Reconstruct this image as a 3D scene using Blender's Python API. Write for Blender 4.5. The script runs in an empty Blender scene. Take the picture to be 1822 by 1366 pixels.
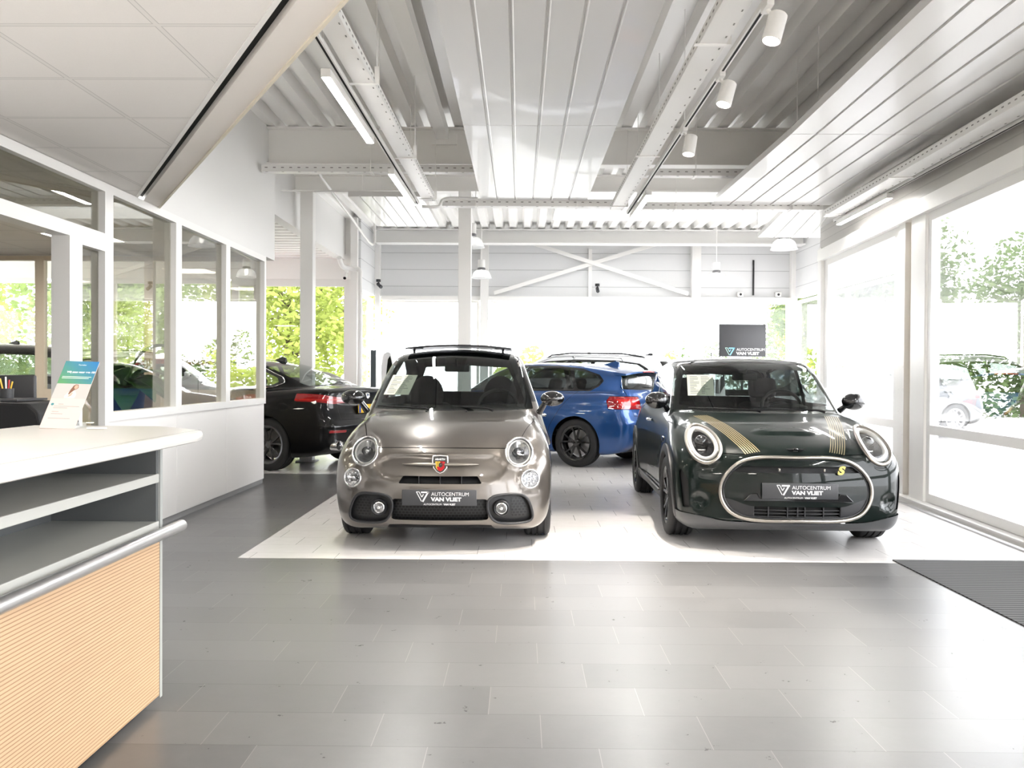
import bpy, math, random
import numpy as np
from mathutils import Vector, Matrix

random.seed(7)
COL = bpy.context.scene.collection
PI = math.pi


# ------------------------------------------------------------------ objects
def link(o, parent=None):
    COL.objects.link(o)
    if parent is not None:
        o.parent = parent
    return o


def tag(o, label=None, cat=None, group=None, kind=None):
    if label: o['label'] = label
    if cat: o['category'] = cat
    if group: o['group'] = group
    if kind: o['kind'] = kind
    return o


def thing(name, label, cat, loc=(0, 0, 0), rz=0.0, group=None):
    o = bpy.data.objects.new(name, None)
    o.empty_display_size = .1
    o.location = loc
    o.rotation_euler = (0, 0, rz)
    link(o)
    return tag(o, label, cat, group)


def copy_tree(o, parent=None):
    c = o.copy()
    COL.objects.link(c)
    if parent is not None:
        c.parent = parent
    for ch in [q for q in bpy.data.objects if q.parent == o]:
        copy_tree(ch, c)
    return c


class MB:
    """collects shapes; build() links them as ONE mesh object"""
    def __init__(s):
        s.v, s.f = [], []

    def add(s, v, f):
        k = len(s.v)
        s.v += [tuple(map(float, q)) for q in v]
        s.f += [tuple(int(i) + k for i in q) for q in f]
        return s

    def bb(s, x0, x1, y0, y1, z0, z1):
        v = [(x, y, z) for z in (z0, z1) for y in (y0, y1) for x in (x0, x1)]
        return s.add(v, [(0, 2, 3, 1), (4, 5, 7, 6), (0, 1, 5, 4), (2, 6, 7, 3), (0, 4, 6, 2), (1, 3, 7, 5)])

    def obox(s, c, size, rot=None):
        """box about centre c turned by a 3x3 rotation"""
        hx, hy, hz = [q / 2 for q in size]
        v = [Vector((x, y, z)) for z in (-hz, hz) for y in (-hy, hy) for x in (-hx, hx)]
        if rot is not None:
            v = [rot @ q for q in v]
        c = Vector(c)
        return s.add([q + c for q in v], [(0, 2, 3, 1), (4, 5, 7, 6), (0, 1, 5, 4), (2, 6, 7, 3), (0, 4, 6, 2), (1, 3, 7, 5)])

    def bar(s, a, b, w, h, up=(0, 0, 1)):
        """rectangular bar from a to b, w wide and h high"""
        a, b = Vector(a), Vector(b)
        d = (b - a).normalized()
        r = d.cross(Vector(up)).normalized()
        u = r.cross(d)
        v = []
        for p in (a, b):
            for i, j in ((-1, -1), (1, -1), (1, 1), (-1, 1)):
                v.append(p + r * (i * w / 2) + u * (j * h / 2))
        return s.add(v, [(3, 2, 1, 0), (4, 5, 6, 7), (0, 1, 5, 4), (1, 2, 6, 5), (2, 3, 7, 6), (3, 0, 4, 7)])

    def tube(s, path, r, n=10, closed=False, cap=True):
        P = [Vector(p) for p in path]
        m = len(P)
        rr = r if hasattr(r, '__len__') else [r] * m
        T = []
        for i in range(m):
            a = P[i - 1] if (i > 0 or closed) else P[i]
            b = P[(i + 1) % m] if (i < m - 1 or closed) else P[i]
            T.append((b - a).normalized())
        u = T[0].orthogonal().normalized()
        v, f = [], []
        for i in range(m):
            u = (u - T[i] * u.dot(T[i])).normalized()
            w = T[i].cross(u)
            for k in range(n):
                a = 2 * PI * k / n
                v.append(P[i] + (u * math.cos(a) + w * math.sin(a)) * rr[i])
        for i in range(m if closed else m - 1):
            j = (i + 1) % m
            off = 0
            if closed and j == 0:      # best matching turn of the first ring
                off = min(range(n), key=lambda o: (v[i * n] - v[o]).length)
            for k in range(n):
                f.append((i * n + k, i * n + (k + 1) % n, j * n + (k + 1 + off) % n, j * n + (k + off) % n))
        if cap and not closed:
            f.append(tuple(range(n - 1, -1, -1)))
            f.append(tuple((m - 1) * n + k for k in range(n)))
        return s.add(v, f)

    def cyl(s, a, b, r0, r1=None, n=20):
        return s.tube([a, b], [r0, r0 if r1 is None else r1], n)

    def lathe(s, prof, n=40, M=None, closed=False):
        """profile of (radius, height) turned round Z; M places it"""
        v, f = [], []
        m = len(prof)
        for k in range(n):
            a = 2 * PI * k / n
            for r, z in prof:
                q = Vector((r * math.cos(a), r * math.sin(a), z))
                v.append(M @ q if M is not None else q)
        for k in range(n):
            k2 = (k + 1) % n
            for i in range(m if closed else m - 1):
                i2 = (i + 1) % m
                f.append((k * m + i, k2 * m + i, k2 * m + i2, k * m + i2))
        return s.add(v, f)

    def prism(s, poly, h0, h1, M=None):
        """polygon (x, y) from height h0 to h1; M places it"""
        n = len(poly)
        v = [Vector((x, y, h)) for h in (h0, h1) for x, y in poly]
        if M is not None:
            v = [M @ q for q in v]
        f = [tuple(range(n - 1, -1, -1)), tuple(range(n, 2 * n))]
        f += [(i, (i + 1) % n, n + (i + 1) % n, n + i) for i in range(n)]
        return s.add(v, f)

    def ell(s, c, r, n=20, m=12, M=None):
        """ellipsoid"""
        v, f = [], []
        for j in range(m + 1):
            b = -PI / 2 + PI * j / m
            for k in range(n):
                a = 2 * PI * k / n
                q = Vector((r[0] * math.cos(b) * math.cos(a), r[1] * math.cos(b) * math.sin(a), r[2] * math.sin(b)))
                if M is not None:
                    q = M @ q
                v.append(q + Vector(c))
        for j in range(m):
            for k in range(n):
                k2 = (k + 1) % n
                f.append((j * n + k, j * n + k2, (j + 1) * n + k2, (j + 1) * n + k))
        return s.add(v, f)

    def rbox(s, c, size, r=.03, k=4, M=None):
        """box with rounded edges (superellipsoid-like grid)"""
        hx, hy, hz = [q / 2 for q in size]
        n = 2 * k + 2
        t = []
        for h in (hx, hy, hz):
            rr = min(r, h * .999)
            a = [-h + rr * (1 - math.cos(PI / 2 * i / k)) for i in range(k + 1)]
            t.append(a + [-q for q in a[::-1]])
        v, f = [], []

        def push(p):
            q = Vector(p)
            i = Vector((max(-hx + r, min(hx - r, q.x)) if hx > r else 0, max(-hy + r, min(hy - r, q.y)) if hy > r else 0, max(-hz + r, min(hz - r, q.z)) if hz > r else 0))
            d = q - i
            if d.length > 1e-9:
                q = i + d.normalized() * min(r, max(d.length, r) if d.length > r * .5 else d.length)
            if M is not None:
                q = M @ q
            return q + Vector(c)
        for ax in range(3):
            a1, a2 = [(1, 2), (2, 0), (0, 1)][ax]
            for sg in (-1, 1):
                k0 = len(v)
                for i in range(n):
                    for j in range(n):
                        p = [0, 0, 0]
                        p[ax] = sg * (hx, hy, hz)[ax]
                        p[a1] = t[a1][i]
                        p[a2] = t[a2][j]
                        v.append(push(p))
                for i in range(n - 1):
                    for j in range(n - 1):
                        q = (k0 + i * n + j, k0 + (i + 1) * n + j, k0 + (i + 1) * n + j + 1, k0 + i * n + j + 1)
                        f.append(q if sg > 0 else q[::-1])
        return s.add(v, f)

    def mesh(s, name, mat, smooth=None):
        me = bpy.data.meshes.new(name)
        me.from_pydata([tuple(q) for q in s.v], [], s.f)
        me.update()
        if mat is not None:
            me.materials.append(mat)
        if smooth is not None:
            me.polygons.foreach_set('use_smooth', [True] * len(me.polygons))
            if smooth < 179:
                me.set_sharp_from_angle(angle=math.radians(smooth))
        return me

    def build(s, name, mat, parent=None, smooth=None, bevel=0, loc=None):
        o = bpy.data.objects.new(name, s.mesh(name, mat, smooth))
        if loc is not None:
            o.location = loc
        link(o, parent)
        if bevel:
            b = o.modifiers.new('bevel', 'BEVEL')
            b.width = bevel
            b.segments = 2
            b.limit_method = 'ANGLE'
        return o


def struct(mb, name, mat, smooth=None, bevel=0, parent=None, label=None):
    o = mb.build(name, mat, parent, smooth, bevel)
    if parent is None:
        o['kind'] = 'structure'
    if label:
        o['label'] = label
    return o


# ------------------------------------------------------------------ materials
MAT = {}


def nodes(name):
    m = bpy.data.materials.new(name)
    m.use_nodes = True
    nt = m.node_tree
    nt.nodes.clear()
    out = nt.nodes.new('ShaderNodeOutputMaterial')
    return m, nt, out


def N(nt, typ, **kw):
    n = nt.nodes.new(typ)
    for k, v in kw.items():
        if k.startswith('i_'):
            n.inputs[int(k[2:])].default_value = v
        else:
            setattr(n, k, v)
    return n


def math_n(nt, op, a, b=None, c=None):
    n = nt.nodes.new('ShaderNodeMath')
    n.operation = op
    for i, q in enumerate((a, b, c)):
        if q is None:
            continue
        if isinstance(q, (int, float)):
            n.inputs[i].default_value = q
        else:
            nt.links.new(q, n.inputs[i])
    return n.outputs[0]


def mix_rgb(nt, fac, a, b, blend='MIX'):
    n = nt.nodes.new('ShaderNodeMix')
    n.data_type = 'RGBA'
    n.blend_type = blend
    for k, q in ((0, fac), (6, a), (7, b)):
        if isinstance(q, (int, float)):
            n.inputs[k].default_value = q
        elif isinstance(q, tuple):
            n.inputs[k].default_value = (*q[:3], 1)
        else:
            nt.links.new(q, n.inputs[k])
    return n.outputs[2]


def pbr(name, col, rough=.5, metal=0., coat=0., spec=.5, noise=0., nscale=20., bump=0., emit=None, estr=0., coat_rough=.03):
    if name in MAT:
        return MAT[name]
    m, nt, out = nodes(name)
    p = N(nt, 'ShaderNodeBsdfPrincipled')
    p.inputs['Base Color'].default_value = (*col, 1)
    p.inputs['Roughness'].default_value = rough
    p.inputs['Metallic'].default_value = metal
    p.inputs['Specular IOR Level'].default_value = spec
    p.inputs['Coat Weight'].default_value = coat
    p.inputs['Coat Roughness'].default_value = coat_rough
    if noise or bump:
        tc = N(nt, 'ShaderNodeTexCoord')
        nz = N(nt, 'ShaderNodeTexNoise')
        nz.inputs['Scale'].default_value = nscale
        nz.inputs['Detail'].default_value = 4
        nt.links.new(tc.outputs['Object'], nz.inputs['Vector'])
        if noise:
            c = mix_rgb(nt, nz.outputs['Fac'], tuple(q * (1 - noise) for q in col), tuple(min(1, q * (1 + noise)) for q in col))
            nt.links.new(c, p.inputs['Base Color'])
        if bump:
            b = N(nt, 'ShaderNodeBump')
            b.inputs['Strength'].default_value = bump
            b.inputs['Distance'].default_value = .004
            nt.links.new(nz.outputs['Fac'], b.inputs['Height'])
            nt.links.new(b.outputs['Normal'], p.inputs['Normal'])
    if emit:
        p.inputs['Emission Color'].default_value = (*emit, 1)
        p.inputs['Emission Strength'].default_value = estr
    nt.links.new(p.outputs[0], out.inputs[0])
    MAT[name] = m
    return m


def glass(name, tint=(.95, .97, .96), refl=1.0, ior=1.5, rough=0.0):
    """thin pane: tinted clear layer with a mirror sheen by Fresnel"""
    if name in MAT:
        return MAT[name]
    m, nt, out = nodes(name)
    t = N(nt, 'ShaderNodeBsdfTransparent')
    t.inputs[0].default_value = (*tint, 1)
    g = N(nt, 'ShaderNodeBsdfGlossy')
    g.inputs['Roughness'].default_value = rough
    g.inputs[0].default_value = (1, 1, 1, 1)
    fr = N(nt, 'ShaderNodeFresnel')
    fr.inputs[0].default_value = ior
    geo = N(nt, 'ShaderNodeNewGeometry')
    # the same sheen on both faces of the pane
    ior_n = math_n(nt, 'ADD', math_n(nt, 'MULTIPLY', geo.outputs['Backfacing'], 1.0 / ior - ior), ior)
    nt.links.new(ior_n, fr.inputs[0])
    fac = math_n(nt, 'MINIMUM', math_n(nt, 'MULTIPLY', fr.outputs[0], refl), 1.0)
    mx = N(nt, 'ShaderNodeMixShader')
    nt.links.new(fac, mx.inputs[0])
    nt.links.new(t.outputs[0], mx.inputs[1])
    nt.links.new(g.outputs[0], mx.inputs[2])
    nt.links.new(mx.outputs[0], out.inputs[0])
    MAT[name] = m
    return m


# ------------------------------------------------------------------ surfaces as distance fields
def crs(pts, n=10, closed=False):
    P = np.array(pts, float)
    m = len(P)
    out = []
    rng = m if closed else m - 1
    for i in range(rng):
        p0 = P[(i - 1) % m] if closed or i > 0 else 2 * P[0] - P[1]
        p1 = P[i]
        p2 = P[(i + 1) % m]
        p3 = P[(i + 2) % m] if closed or i + 2 < m else 2 * P[-1] - P[-2]
        t0 = 0
        t1 = t0 + max(np.linalg.norm(p1 - p0), 1e-6) ** .5
        t2 = t1 + max(np.linalg.norm(p2 - p1), 1e-6) ** .5
        t3 = t2 + max(np.linalg.norm(p3 - p2), 1e-6) ** .5
        t = np.linspace(t1, t2, n, endpoint=False)[:, None]
        a1 = (t1 - t) / (t1 - t0) * p0 + (t - t0) / (t1 - t0) * p1
        a2 = (t2 - t) / (t2 - t1) * p1 + (t - t1) / (t2 - t1) * p2
        a3 = (t3 - t) / (t3 - t2) * p2 + (t - t2) / (t3 - t2) * p3
        b1 = (t2 - t) / (t2 - t0) * a1 + (t - t0) / (t2 - t0) * a2
        b2 = (t3 - t) / (t3 - t1) * a2 + (t - t1) / (t3 - t1) * a3
        out.append((t2 - t) / (t2 - t1) * b1 + (t - t1) / (t2 - t1) * b2)
    if not closed:
        out.append(P[-1:])
    return np.concatenate(out)


def poly_sd(X, Y, P):
    """signed distance of points to the closed polygon P (negative inside)"""
    sh = X.shape
    X = X.ravel()
    Y = Y.ravel()
    d = np.full(X.shape, 1e9)
    ins = np.zeros(X.shape, bool)
    n = len(P)
    for i in range(n):
        ax, ay = P[i]
        bx, by = P[(i + 1) % n]
        ex, ey = bx - ax, by - ay
        wx, wy = X - ax, Y - ay
        t = np.clip((wx * ex + wy * ey) / (ex * ex + ey * ey + 1e-12), 0, 1)
        d = np.minimum(d, (wx - ex * t) ** 2 + (wy - ey * t) ** 2)
        if ay != by:
            c = ((ay > Y) != (by > Y)) & (X < (bx - ax) * (Y - ay) / (by - ay) + ax)
            ins ^= c
    d = np.sqrt(d)
    return np.where(ins, -d, d).reshape(sh)


class Prof:
    """smooth signed distance of a closed outline, sampled on a grid"""
    def __init__(s, pts, n=8, res=.015, pad=.4, blur=2, spl=True):
        P = crs(pts, n, True) if spl else np.array(pts, float)
        lo = P.min(0) - pad
        hi = P.max(0) + pad
        nx, ny = np.ceil((hi - lo) / res).astype(int) + 1
        X, Y = np.meshgrid(lo[0] + np.arange(nx) * res, lo[1] + np.arange(ny) * res, indexing='ij')
        G = poly_sd(X, Y, P)
        for _ in range(blur):
            for ax in (0, 1):
                p = np.pad(G, [(2, 2) if a == ax else (0, 0) for a in (0, 1)], mode='edge')
                sl = [(p[k:k + G.shape[0], :] if ax == 0 else p[:, k:k + G.shape[1]]) for k in range(5)]
                G = (sl[0] + 4 * sl[1] + 6 * sl[2] + 4 * sl[3] + sl[4]) / 16
        s.G, s.lo, s.res = G, lo, res

    def __call__(s, a, b):
        u = np.clip((a - s.lo[0]) / s.res, 0, s.G.shape[0] - 1.001)
        v = np.clip((b - s.lo[1]) / s.res, 0, s.G.shape[1] - 1.001)
        i = u.astype(int)
        j = v.astype(int)
        u = u - i
        v = v - j
        G = s.G
        return (G[i, j] * (1 - u) + G[i + 1, j] * u) * (1 - v) + (G[i, j + 1] * (1 - u) + G[i + 1, j + 1] * u) * v


class Cur:
    """smooth 1-D curve through points"""
    def __init__(s, pts):
        P = crs(pts, 12)
        s.x, s.y = P[:, 0], P[:, 1]

    def __call__(s, x):
        return np.interp(x, s.x, s.y)


def smin(a, b, k):
    h = np.clip(.5 + .5 * (b - a) / k, 0, 1)
    return b * (1 - h) + a * h - k * h * (1 - h)


def smax(a, b, k):
    return -smin(-a, -b, k)


def sstep(a, b, x):
    t = np.clip((x - a) / (b - a), 0, 1)
    return t * t * (3 - 2 * t)


def surface_nets(f, lo, hi, h):
    lo = np.array(lo)
    n = np.ceil((np.array(hi) - lo) / h).astype(int) + 1
    ax = [lo[i] + np.arange(n[i]) * h for i in range(3)]
    X, Y, Z = np.meshgrid(*ax, indexing='ij')
    Fv = f(np.stack([X.ravel(), Y.ravel(), Z.ravel()], 1)).reshape(n)
    S = Fv < 0
    acc = np.zeros((*(n - 1), 3))
    cnt = np.zeros(n - 1)
    cs = [slice(0, -1), slice(1, None)]
    corners = [(i, j, k) for i in (0, 1) for j in (0, 1) for k in (0, 1)]
    for c0 in corners:
        for a in range(3):
            if c0[a]:
                continue
            c1 = list(c0)
            c1[a] = 1
            A = Fv[tuple(cs[q] for q in c0)]
            B = Fv[tuple(cs[q] for q in c1)]
            m = (A < 0) != (B < 0)
            t = np.where(m, A / np.where(m, A - B, 1), 0)
            p = [np.full(A.shape, float(q)) for q in c0]
            p[a] = t
            for q in range(3):
                acc[..., q] += np.where(m, p[q], 0)
            cnt += m
    act = cnt > 0
    idx = -np.ones(act.shape, int)
    idx[act] = np.arange(act.sum())
    I = np.argwhere(act)
    V = lo + (I + acc[act] / cnt[act][:, None]) * h
    Q = []
    for a in range(3):
        b, c = (a + 1) % 3, (a + 2) % 3
        s0 = [slice(None)] * 3
        s1 = [slice(None)] * 3
        s0[a] = slice(0, -1)
        s1[a] = slice(1, None)
        m = S[tuple(s0)] != S[tuple(s1)]
        E = np.argwhere(m)
        E = E[(E[:, b] > 0) & (E[:, c] > 0) & (E[:, b] < n[b] - 1) & (E[:, c] < n[c] - 1)]
        inside_first = S[tuple(E.T)]
        q = []
        for db, dc in ((-1, -1), (0, -1), (0, 0), (-1, 0)):
            k = E.copy()
            k[:, b] += db
            k[:, c] += dc
            q.append(idx[tuple(k.T)])
        q = np.stack(q, 1)
        q[~inside_first] = q[~inside_first][:, ::-1]
        Q.append(q)
    Q = np.concatenate(Q)
    return V, np.concatenate([Q[:, [0, 1, 2]], Q[:, [0, 2, 3]]])


def grad(f, P, e=.012):
    g = np.zeros_like(P)
    for a in range(3):
        d = np.zeros(3)
        d[a] = e
        g[:, a] = (f(P + d) - f(P - d)) / (2 * e)
    return g


def unit(g):
    return g / np.maximum(np.linalg.norm(g, axis=1, keepdims=True), 1e-9)


def compact(V, F):
    u, inv = np.unique(F, return_inverse=True)
    return V[u], inv.reshape(F.shape)


def cut(M, fun):
    """split a triangle mesh along fun = 0 -> (inside, outside)"""
    V, F = M
    if len(F) == 0:
        return M, M
    f = fun(V)
    f = np.where(np.abs(f) < 1e-5, 1e-5, f)
    fs = (f < 0)[F]
    c = fs.sum(1)
    inn, out = [F[c == 3]], [F[c == 0]]
    mixed = []
    for k in (1, 2):
        T = F[c == k]
        if not len(T):
            continue
        odd = fs[c == k] if k == 1 else ~fs[c == k]
        r = odd.argmax(1)
        T = np.stack([T[np.arange(len(T)), (r + i) % 3] for i in range(3)], 1)
        mixed.append((k, T))
    if mixed:
        E = np.concatenate([np.concatenate([T[:, [0, 1]], T[:, [0, 2]]]) for _, T in mixed])
        Es = np.sort(E, 1)
        U, inv = np.unique(Es, axis=0, return_inverse=True)
        inv = inv.ravel()
        a, b = V[U[:, 0]], V[U[:, 1]]
        fa, fb = f[U[:, 0]], f[U[:, 1]]
        t = fa / (fa - fb)
        p = a + (b - a) * t[:, None]
        fm = fun(p)
        same = (fm < 0) == (fa < 0)
        t2 = np.where(same, t + (1 - t) * fm / np.where(np.abs(fm - fb) < 1e-12, 1, fm - fb), t * fa / np.where(np.abs(fa - fm) < 1e-12, 1, fa - fm))
        p = a + (b - a) * np.clip(t2, .002, .998)[:, None]
        base = len(V)
        V = np.concatenate([V, p])
        k0 = 0
        for k, T in mixed:
            m = len(T)
            ab = base + inv[k0:k0 + m]
            ac = base + inv[k0 + m:k0 + 2 * m]
            k0 += 2 * m
            tri = np.stack([T[:, 0], ab, ac], 1)
            q1 = np.stack([ab, T[:, 1], T[:, 2]], 1)
            q2 = np.stack([ab, T[:, 2], ac], 1)
            if k == 1:
                inn.append(tri)
                out += [q1, q2]
            else:
                out.append(tri)
                inn += [q1, q2]
    inn, out = np.concatenate(inn), np.concatenate(out)
    return compact(V, inn), compact(V, out)


def join(*Ms):
    Vs, Fs, k = [], [], 0
    for V, F in Ms:
        Vs.append(V)
        Fs.append(F + k)
        k += len(V)
    return np.concatenate(Vs), np.concatenate(Fs)


def loops(M, closed_only=False):
    V, F = M
    E = np.concatenate([F[:, [0, 1]], F[:, [1, 2]], F[:, [2, 0]]])
    S = set(map(tuple, E.tolist()))
    nxt = {}
    for a, b in S:
        if (b, a) not in S:
            nxt.setdefault(a, []).append(b)
    res = []
    while nxt:
        a = next(iter(nxt))
        L = [a]
        while True:
            c = nxt.get(L[-1])
            if not c:
                break
            b = c.pop()
            if not c:
                del nxt[L[-1]]
            if b == L[0]:
                break
            L.append(b)
        if len(L) > 3:
            res.append(L)
    return res


def rim(M, vec):
    """walls from every open edge of M, going by vec (one vector, or one per vertex)"""
    V, F = M
    vec = np.broadcast_to(np.asarray(vec, float), V.shape)
    Vn, Fn = [], []
    k = 0
    for L in loops(M):
        n = len(L)
        Vn += [V[L], V[L] + vec[L]]
        a = np.arange(n)
        b = (a + 1) % n
        Fn += [np.stack([k + b, k + a, k + n + a], 1), np.stack([k + b, k + n + a, k + n + b], 1)]
        k += 2 * n
    if not Vn:
        return np.zeros((0, 3)), np.zeros((0, 3), int)
    return np.concatenate(Vn), np.concatenate(Fn)


def put(name, M, mat, parent, normals=None, smooth=None):
    V, F = M
    me = bpy.data.meshes.new(name)
    me.from_pydata(V.tolist(), [], F.tolist())
    me.update()
    me.materials.append(mat)
    if normals is not None:
        me.polygons.foreach_set('use_smooth', [True] * len(me.polygons))
        me.normals_split_custom_set_from_vertices(normals.tolist())
    elif smooth is not None:
        me.polygons.foreach_set('use_smooth', [True] * len(me.polygons))
        me.set_sharp_from_angle(angle=math.radians(smooth))
    o = bpy.data.objects.new(name, me)
    return link(o, parent)


def poly_f(pts, spl=0):
    """distance function of a 2-D polygon, for use on two coordinates"""
    P = crs(pts, spl, True) if spl else np.array(pts, float)
    return lambda a, b: poly_sd(np.asarray(a), np.asarray(b), P)


def txt(name, body, size, mat, parent, M, bold=0.0, align='CENTER', depth=.001, xs=1.0):
    """lettering as a mesh, M places it (x right, y up on its face)"""
    cu = bpy.data.curves.new(name, 'FONT')
    cu.body = body
    cu.size = size
    cu.align_x = align
    cu.offset = bold
    cu.extrude = depth
    tmp = bpy.data.objects.new(name, cu)
    COL.objects.link(tmp)
    dg = bpy.context.evaluated_depsgraph_get()
    me = bpy.data.meshes.new_from_object(tmp.evaluated_get(dg))
    bpy.data.objects.remove(tmp)
    bpy.data.curves.remove(cu)
    me.materials.clear()
    me.materials.append(mat)
    me.name = name
    me.transform(Matrix.Diagonal((xs, 1, 1, 1)))
    me.transform(M)
    o = bpy.data.objects.new(name, me)
    return link(o, parent)
SKY, EXPO = 4.2, 1.45
# ------------------------------------------------------------------ car building kit
# car frame: x runs back from the front bumper, y to the car's right, z up
def car_field(sp):
    low, top = Prof(sp['low']), Prof(sp['top'])
    plan, sect, gw = Cur(sp['plan']), Cur(sp['sect']), Cur(sp['gw'])
    L = sp['L']
    bf, br = sp.get('bow_f', .25), sp.get('bow_r', .12)
    crown, crown2, bow2, bow3 = sp.get('crown', .05), sp.get('crown2', .12), sp.get('bow2', .3), sp.get('bow3', .2)
    tum, zb = sp['tumble'], sp['zb']
    kl, kt, ku = sp.get('kl', .09), sp.get('kt', .08), sp.get('ku', .03)
    bumps = sp.get('bumps', [])
    extra = sp.get('extra')

    def f(p):
        x, y, z = p[:, 0], p[:, 1], p[:, 2]
        ay = np.abs(y)
        y2 = y * y
        wf = 1 - sstep(.1, L * .42, x)
        wr = sstep(L * .6, L - .1, x)
        xs = x - bf * y2 * wf + br * y2 * wr
        zs = z + crown * y2
        d1 = low(xs, zs)
        W = plan(x) * sect(z)
        for (bx, bz, rx, rz, a) in bumps:
            q = ((x - bx) / rx) ** 2 + ((z - bz) / rz) ** 2
            W = W + a * np.exp(-q)
        a = smax(d1, ay - W, kl)
        gx = sstep(L * .35, L * .75, x)
        t1 = top(x - bow2 * y2 * (1 - gx) + bow3 * y2 * gx, z + crown2 * y2)
        wg = gw(x) - tum * (z - zb) - sp.get('tum2', 0) * np.maximum(z - zb, 0) ** 2
        b = smax(t1, ay - wg, kt)
        r = smin(a, b, ku)
        if extra is not None:
            r = extra(r, x, y, z)
        return r
    return f


def car_shell(sp, h):
    f = car_field(sp)
    hw = max(q[1] for q in sp['plan']) + .1
    V, F = surface_nets(f, (-.08, -hw, sp.get('z0', .1) - .06), (sp['L'] + .08, hw, sp['H'] + .1), h)
    for _ in range(3):
        g = grad(f, V)
        V = V - (f(V) / np.maximum((g * g).sum(1), .05))[:, None] * g
    return f, (V, F)


class Body:
    """the shell being cut into panels"""
    def __init__(s, sp, h, root):
        s.f, s.M = car_shell(sp, h)
        s.sp, s.root = sp, root
        s.panels = []

    def nrm(s, V):
        return unit(grad(s.f, V))

    def take(s, fun):
        ins, s.M = cut(s.M, fun)
        return ins

    def trench(s, fun, w=.0025):
        """a shut line of half width w along fun = 0"""
        _, s.M = cut(s.M, lambda p: np.abs(fun(p)) - w)

    def panel(s, name, fun, mat, w=.0025):
        """cut out a panel with a shut line round it"""
        ins = s.take(lambda p: fun(p) - w)
        ins, _ = cut(ins, lambda p: fun(p) + w)
        s.put(name, ins, mat)
        s.panels.append(ins)
        return ins

    def put(s, name, M, mat, parent=None, off=0.0):
        V, F = M
        if name == 'tail_light':
            s.panels.append(M)
        n = s.nrm(V)
        if off:
            V = V + n * off
        return put(name, (V, F), mat, parent or s.root, n)

    def finish(s, mat, dark):
        s.put('body_shell', s.M, mat)
        A = join(s.M, *s.panels)
        V, F = A
        n = s.nrm(V)
        V = V - n * .014
        put('inner_shell', (V, F[:, ::-1]), dark, s.root, -n)


def xz(p): return p[:, 0], p[:, 2]


def side_f(pts, spl=0, ymin=.35):
    g = poly_f(pts, spl)
    return lambda p: np.maximum(g(p[:, 0], p[:, 2]), ymin - np.abs(p[:, 1]))


def front_f(pts, spl=0, xmax=1.0, mirror=False):
    g = poly_f(pts, spl)
    return lambda p: np.maximum(g(np.abs(p[:, 1]) if mirror else p[:, 1], p[:, 2]), p[:, 0] - xmax)


def rear_f(pts, spl=0, xmin=3.0, mirror=False):
    g = poly_f(pts, spl)
    return lambda p: np.maximum(g(np.abs(p[:, 1]) if mirror else p[:, 1], p[:, 2]), xmin - p[:, 0])


def sided(fun, sg):
    return lambda p: np.maximum(fun(p), -sg * p[:, 1])


def loop_tube(mb, V, L, r, n=8, off=None, step=.02):
    P = V[L]
    if off is not None:
        P = P + off[L]
    # even spacing
    Q = np.concatenate([P, P[:1]])
    s = np.concatenate([[0], np.cumsum(np.linalg.norm(np.diff(Q, axis=0), axis=1))])
    m = max(12, int(s[-1] / step))
    t = np.linspace(0, s[-1], m, endpoint=False)
    R = np.stack([np.interp(t, s, Q[:, a]) for a in range(3)], 1)
    for _ in range(2):
        R = (np.roll(R, 1, 0) + 2 * R + np.roll(R, -1, 0)) / 4
    mb.tube([tuple(q) for q in R], r, n, closed=True)
    return R


def bowl(L3, depth, axis, rings=6, floor=.55):
    """a bowl behind the ring of points L3"""
    c = L3.mean(0)
    n = len(L3)
    V, F = [], []
    ax = np.array(axis, float)
    for i in range(rings + 1):
        t = i / rings
        s = 1 - (1 - floor) * t ** 1.6
        V.append(c + (L3 - c) * s + ax * depth * t)
    V.append((c + ax * depth)[None])
    V = np.concatenate(V)
    for i in range(rings):
        for k in range(n):
            k2 = (k + 1) % n
            a, b, d, e = i * n + k, i * n + k2, (i + 1) * n + k2, (i + 1) * n + k
            F += [(a, b, d), (a, d, e)]
    for k in range(n):
        F.append((rings * n + k, rings * n + (k + 1) % n, len(V) - 1))
    return V, np.array(F)


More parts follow.
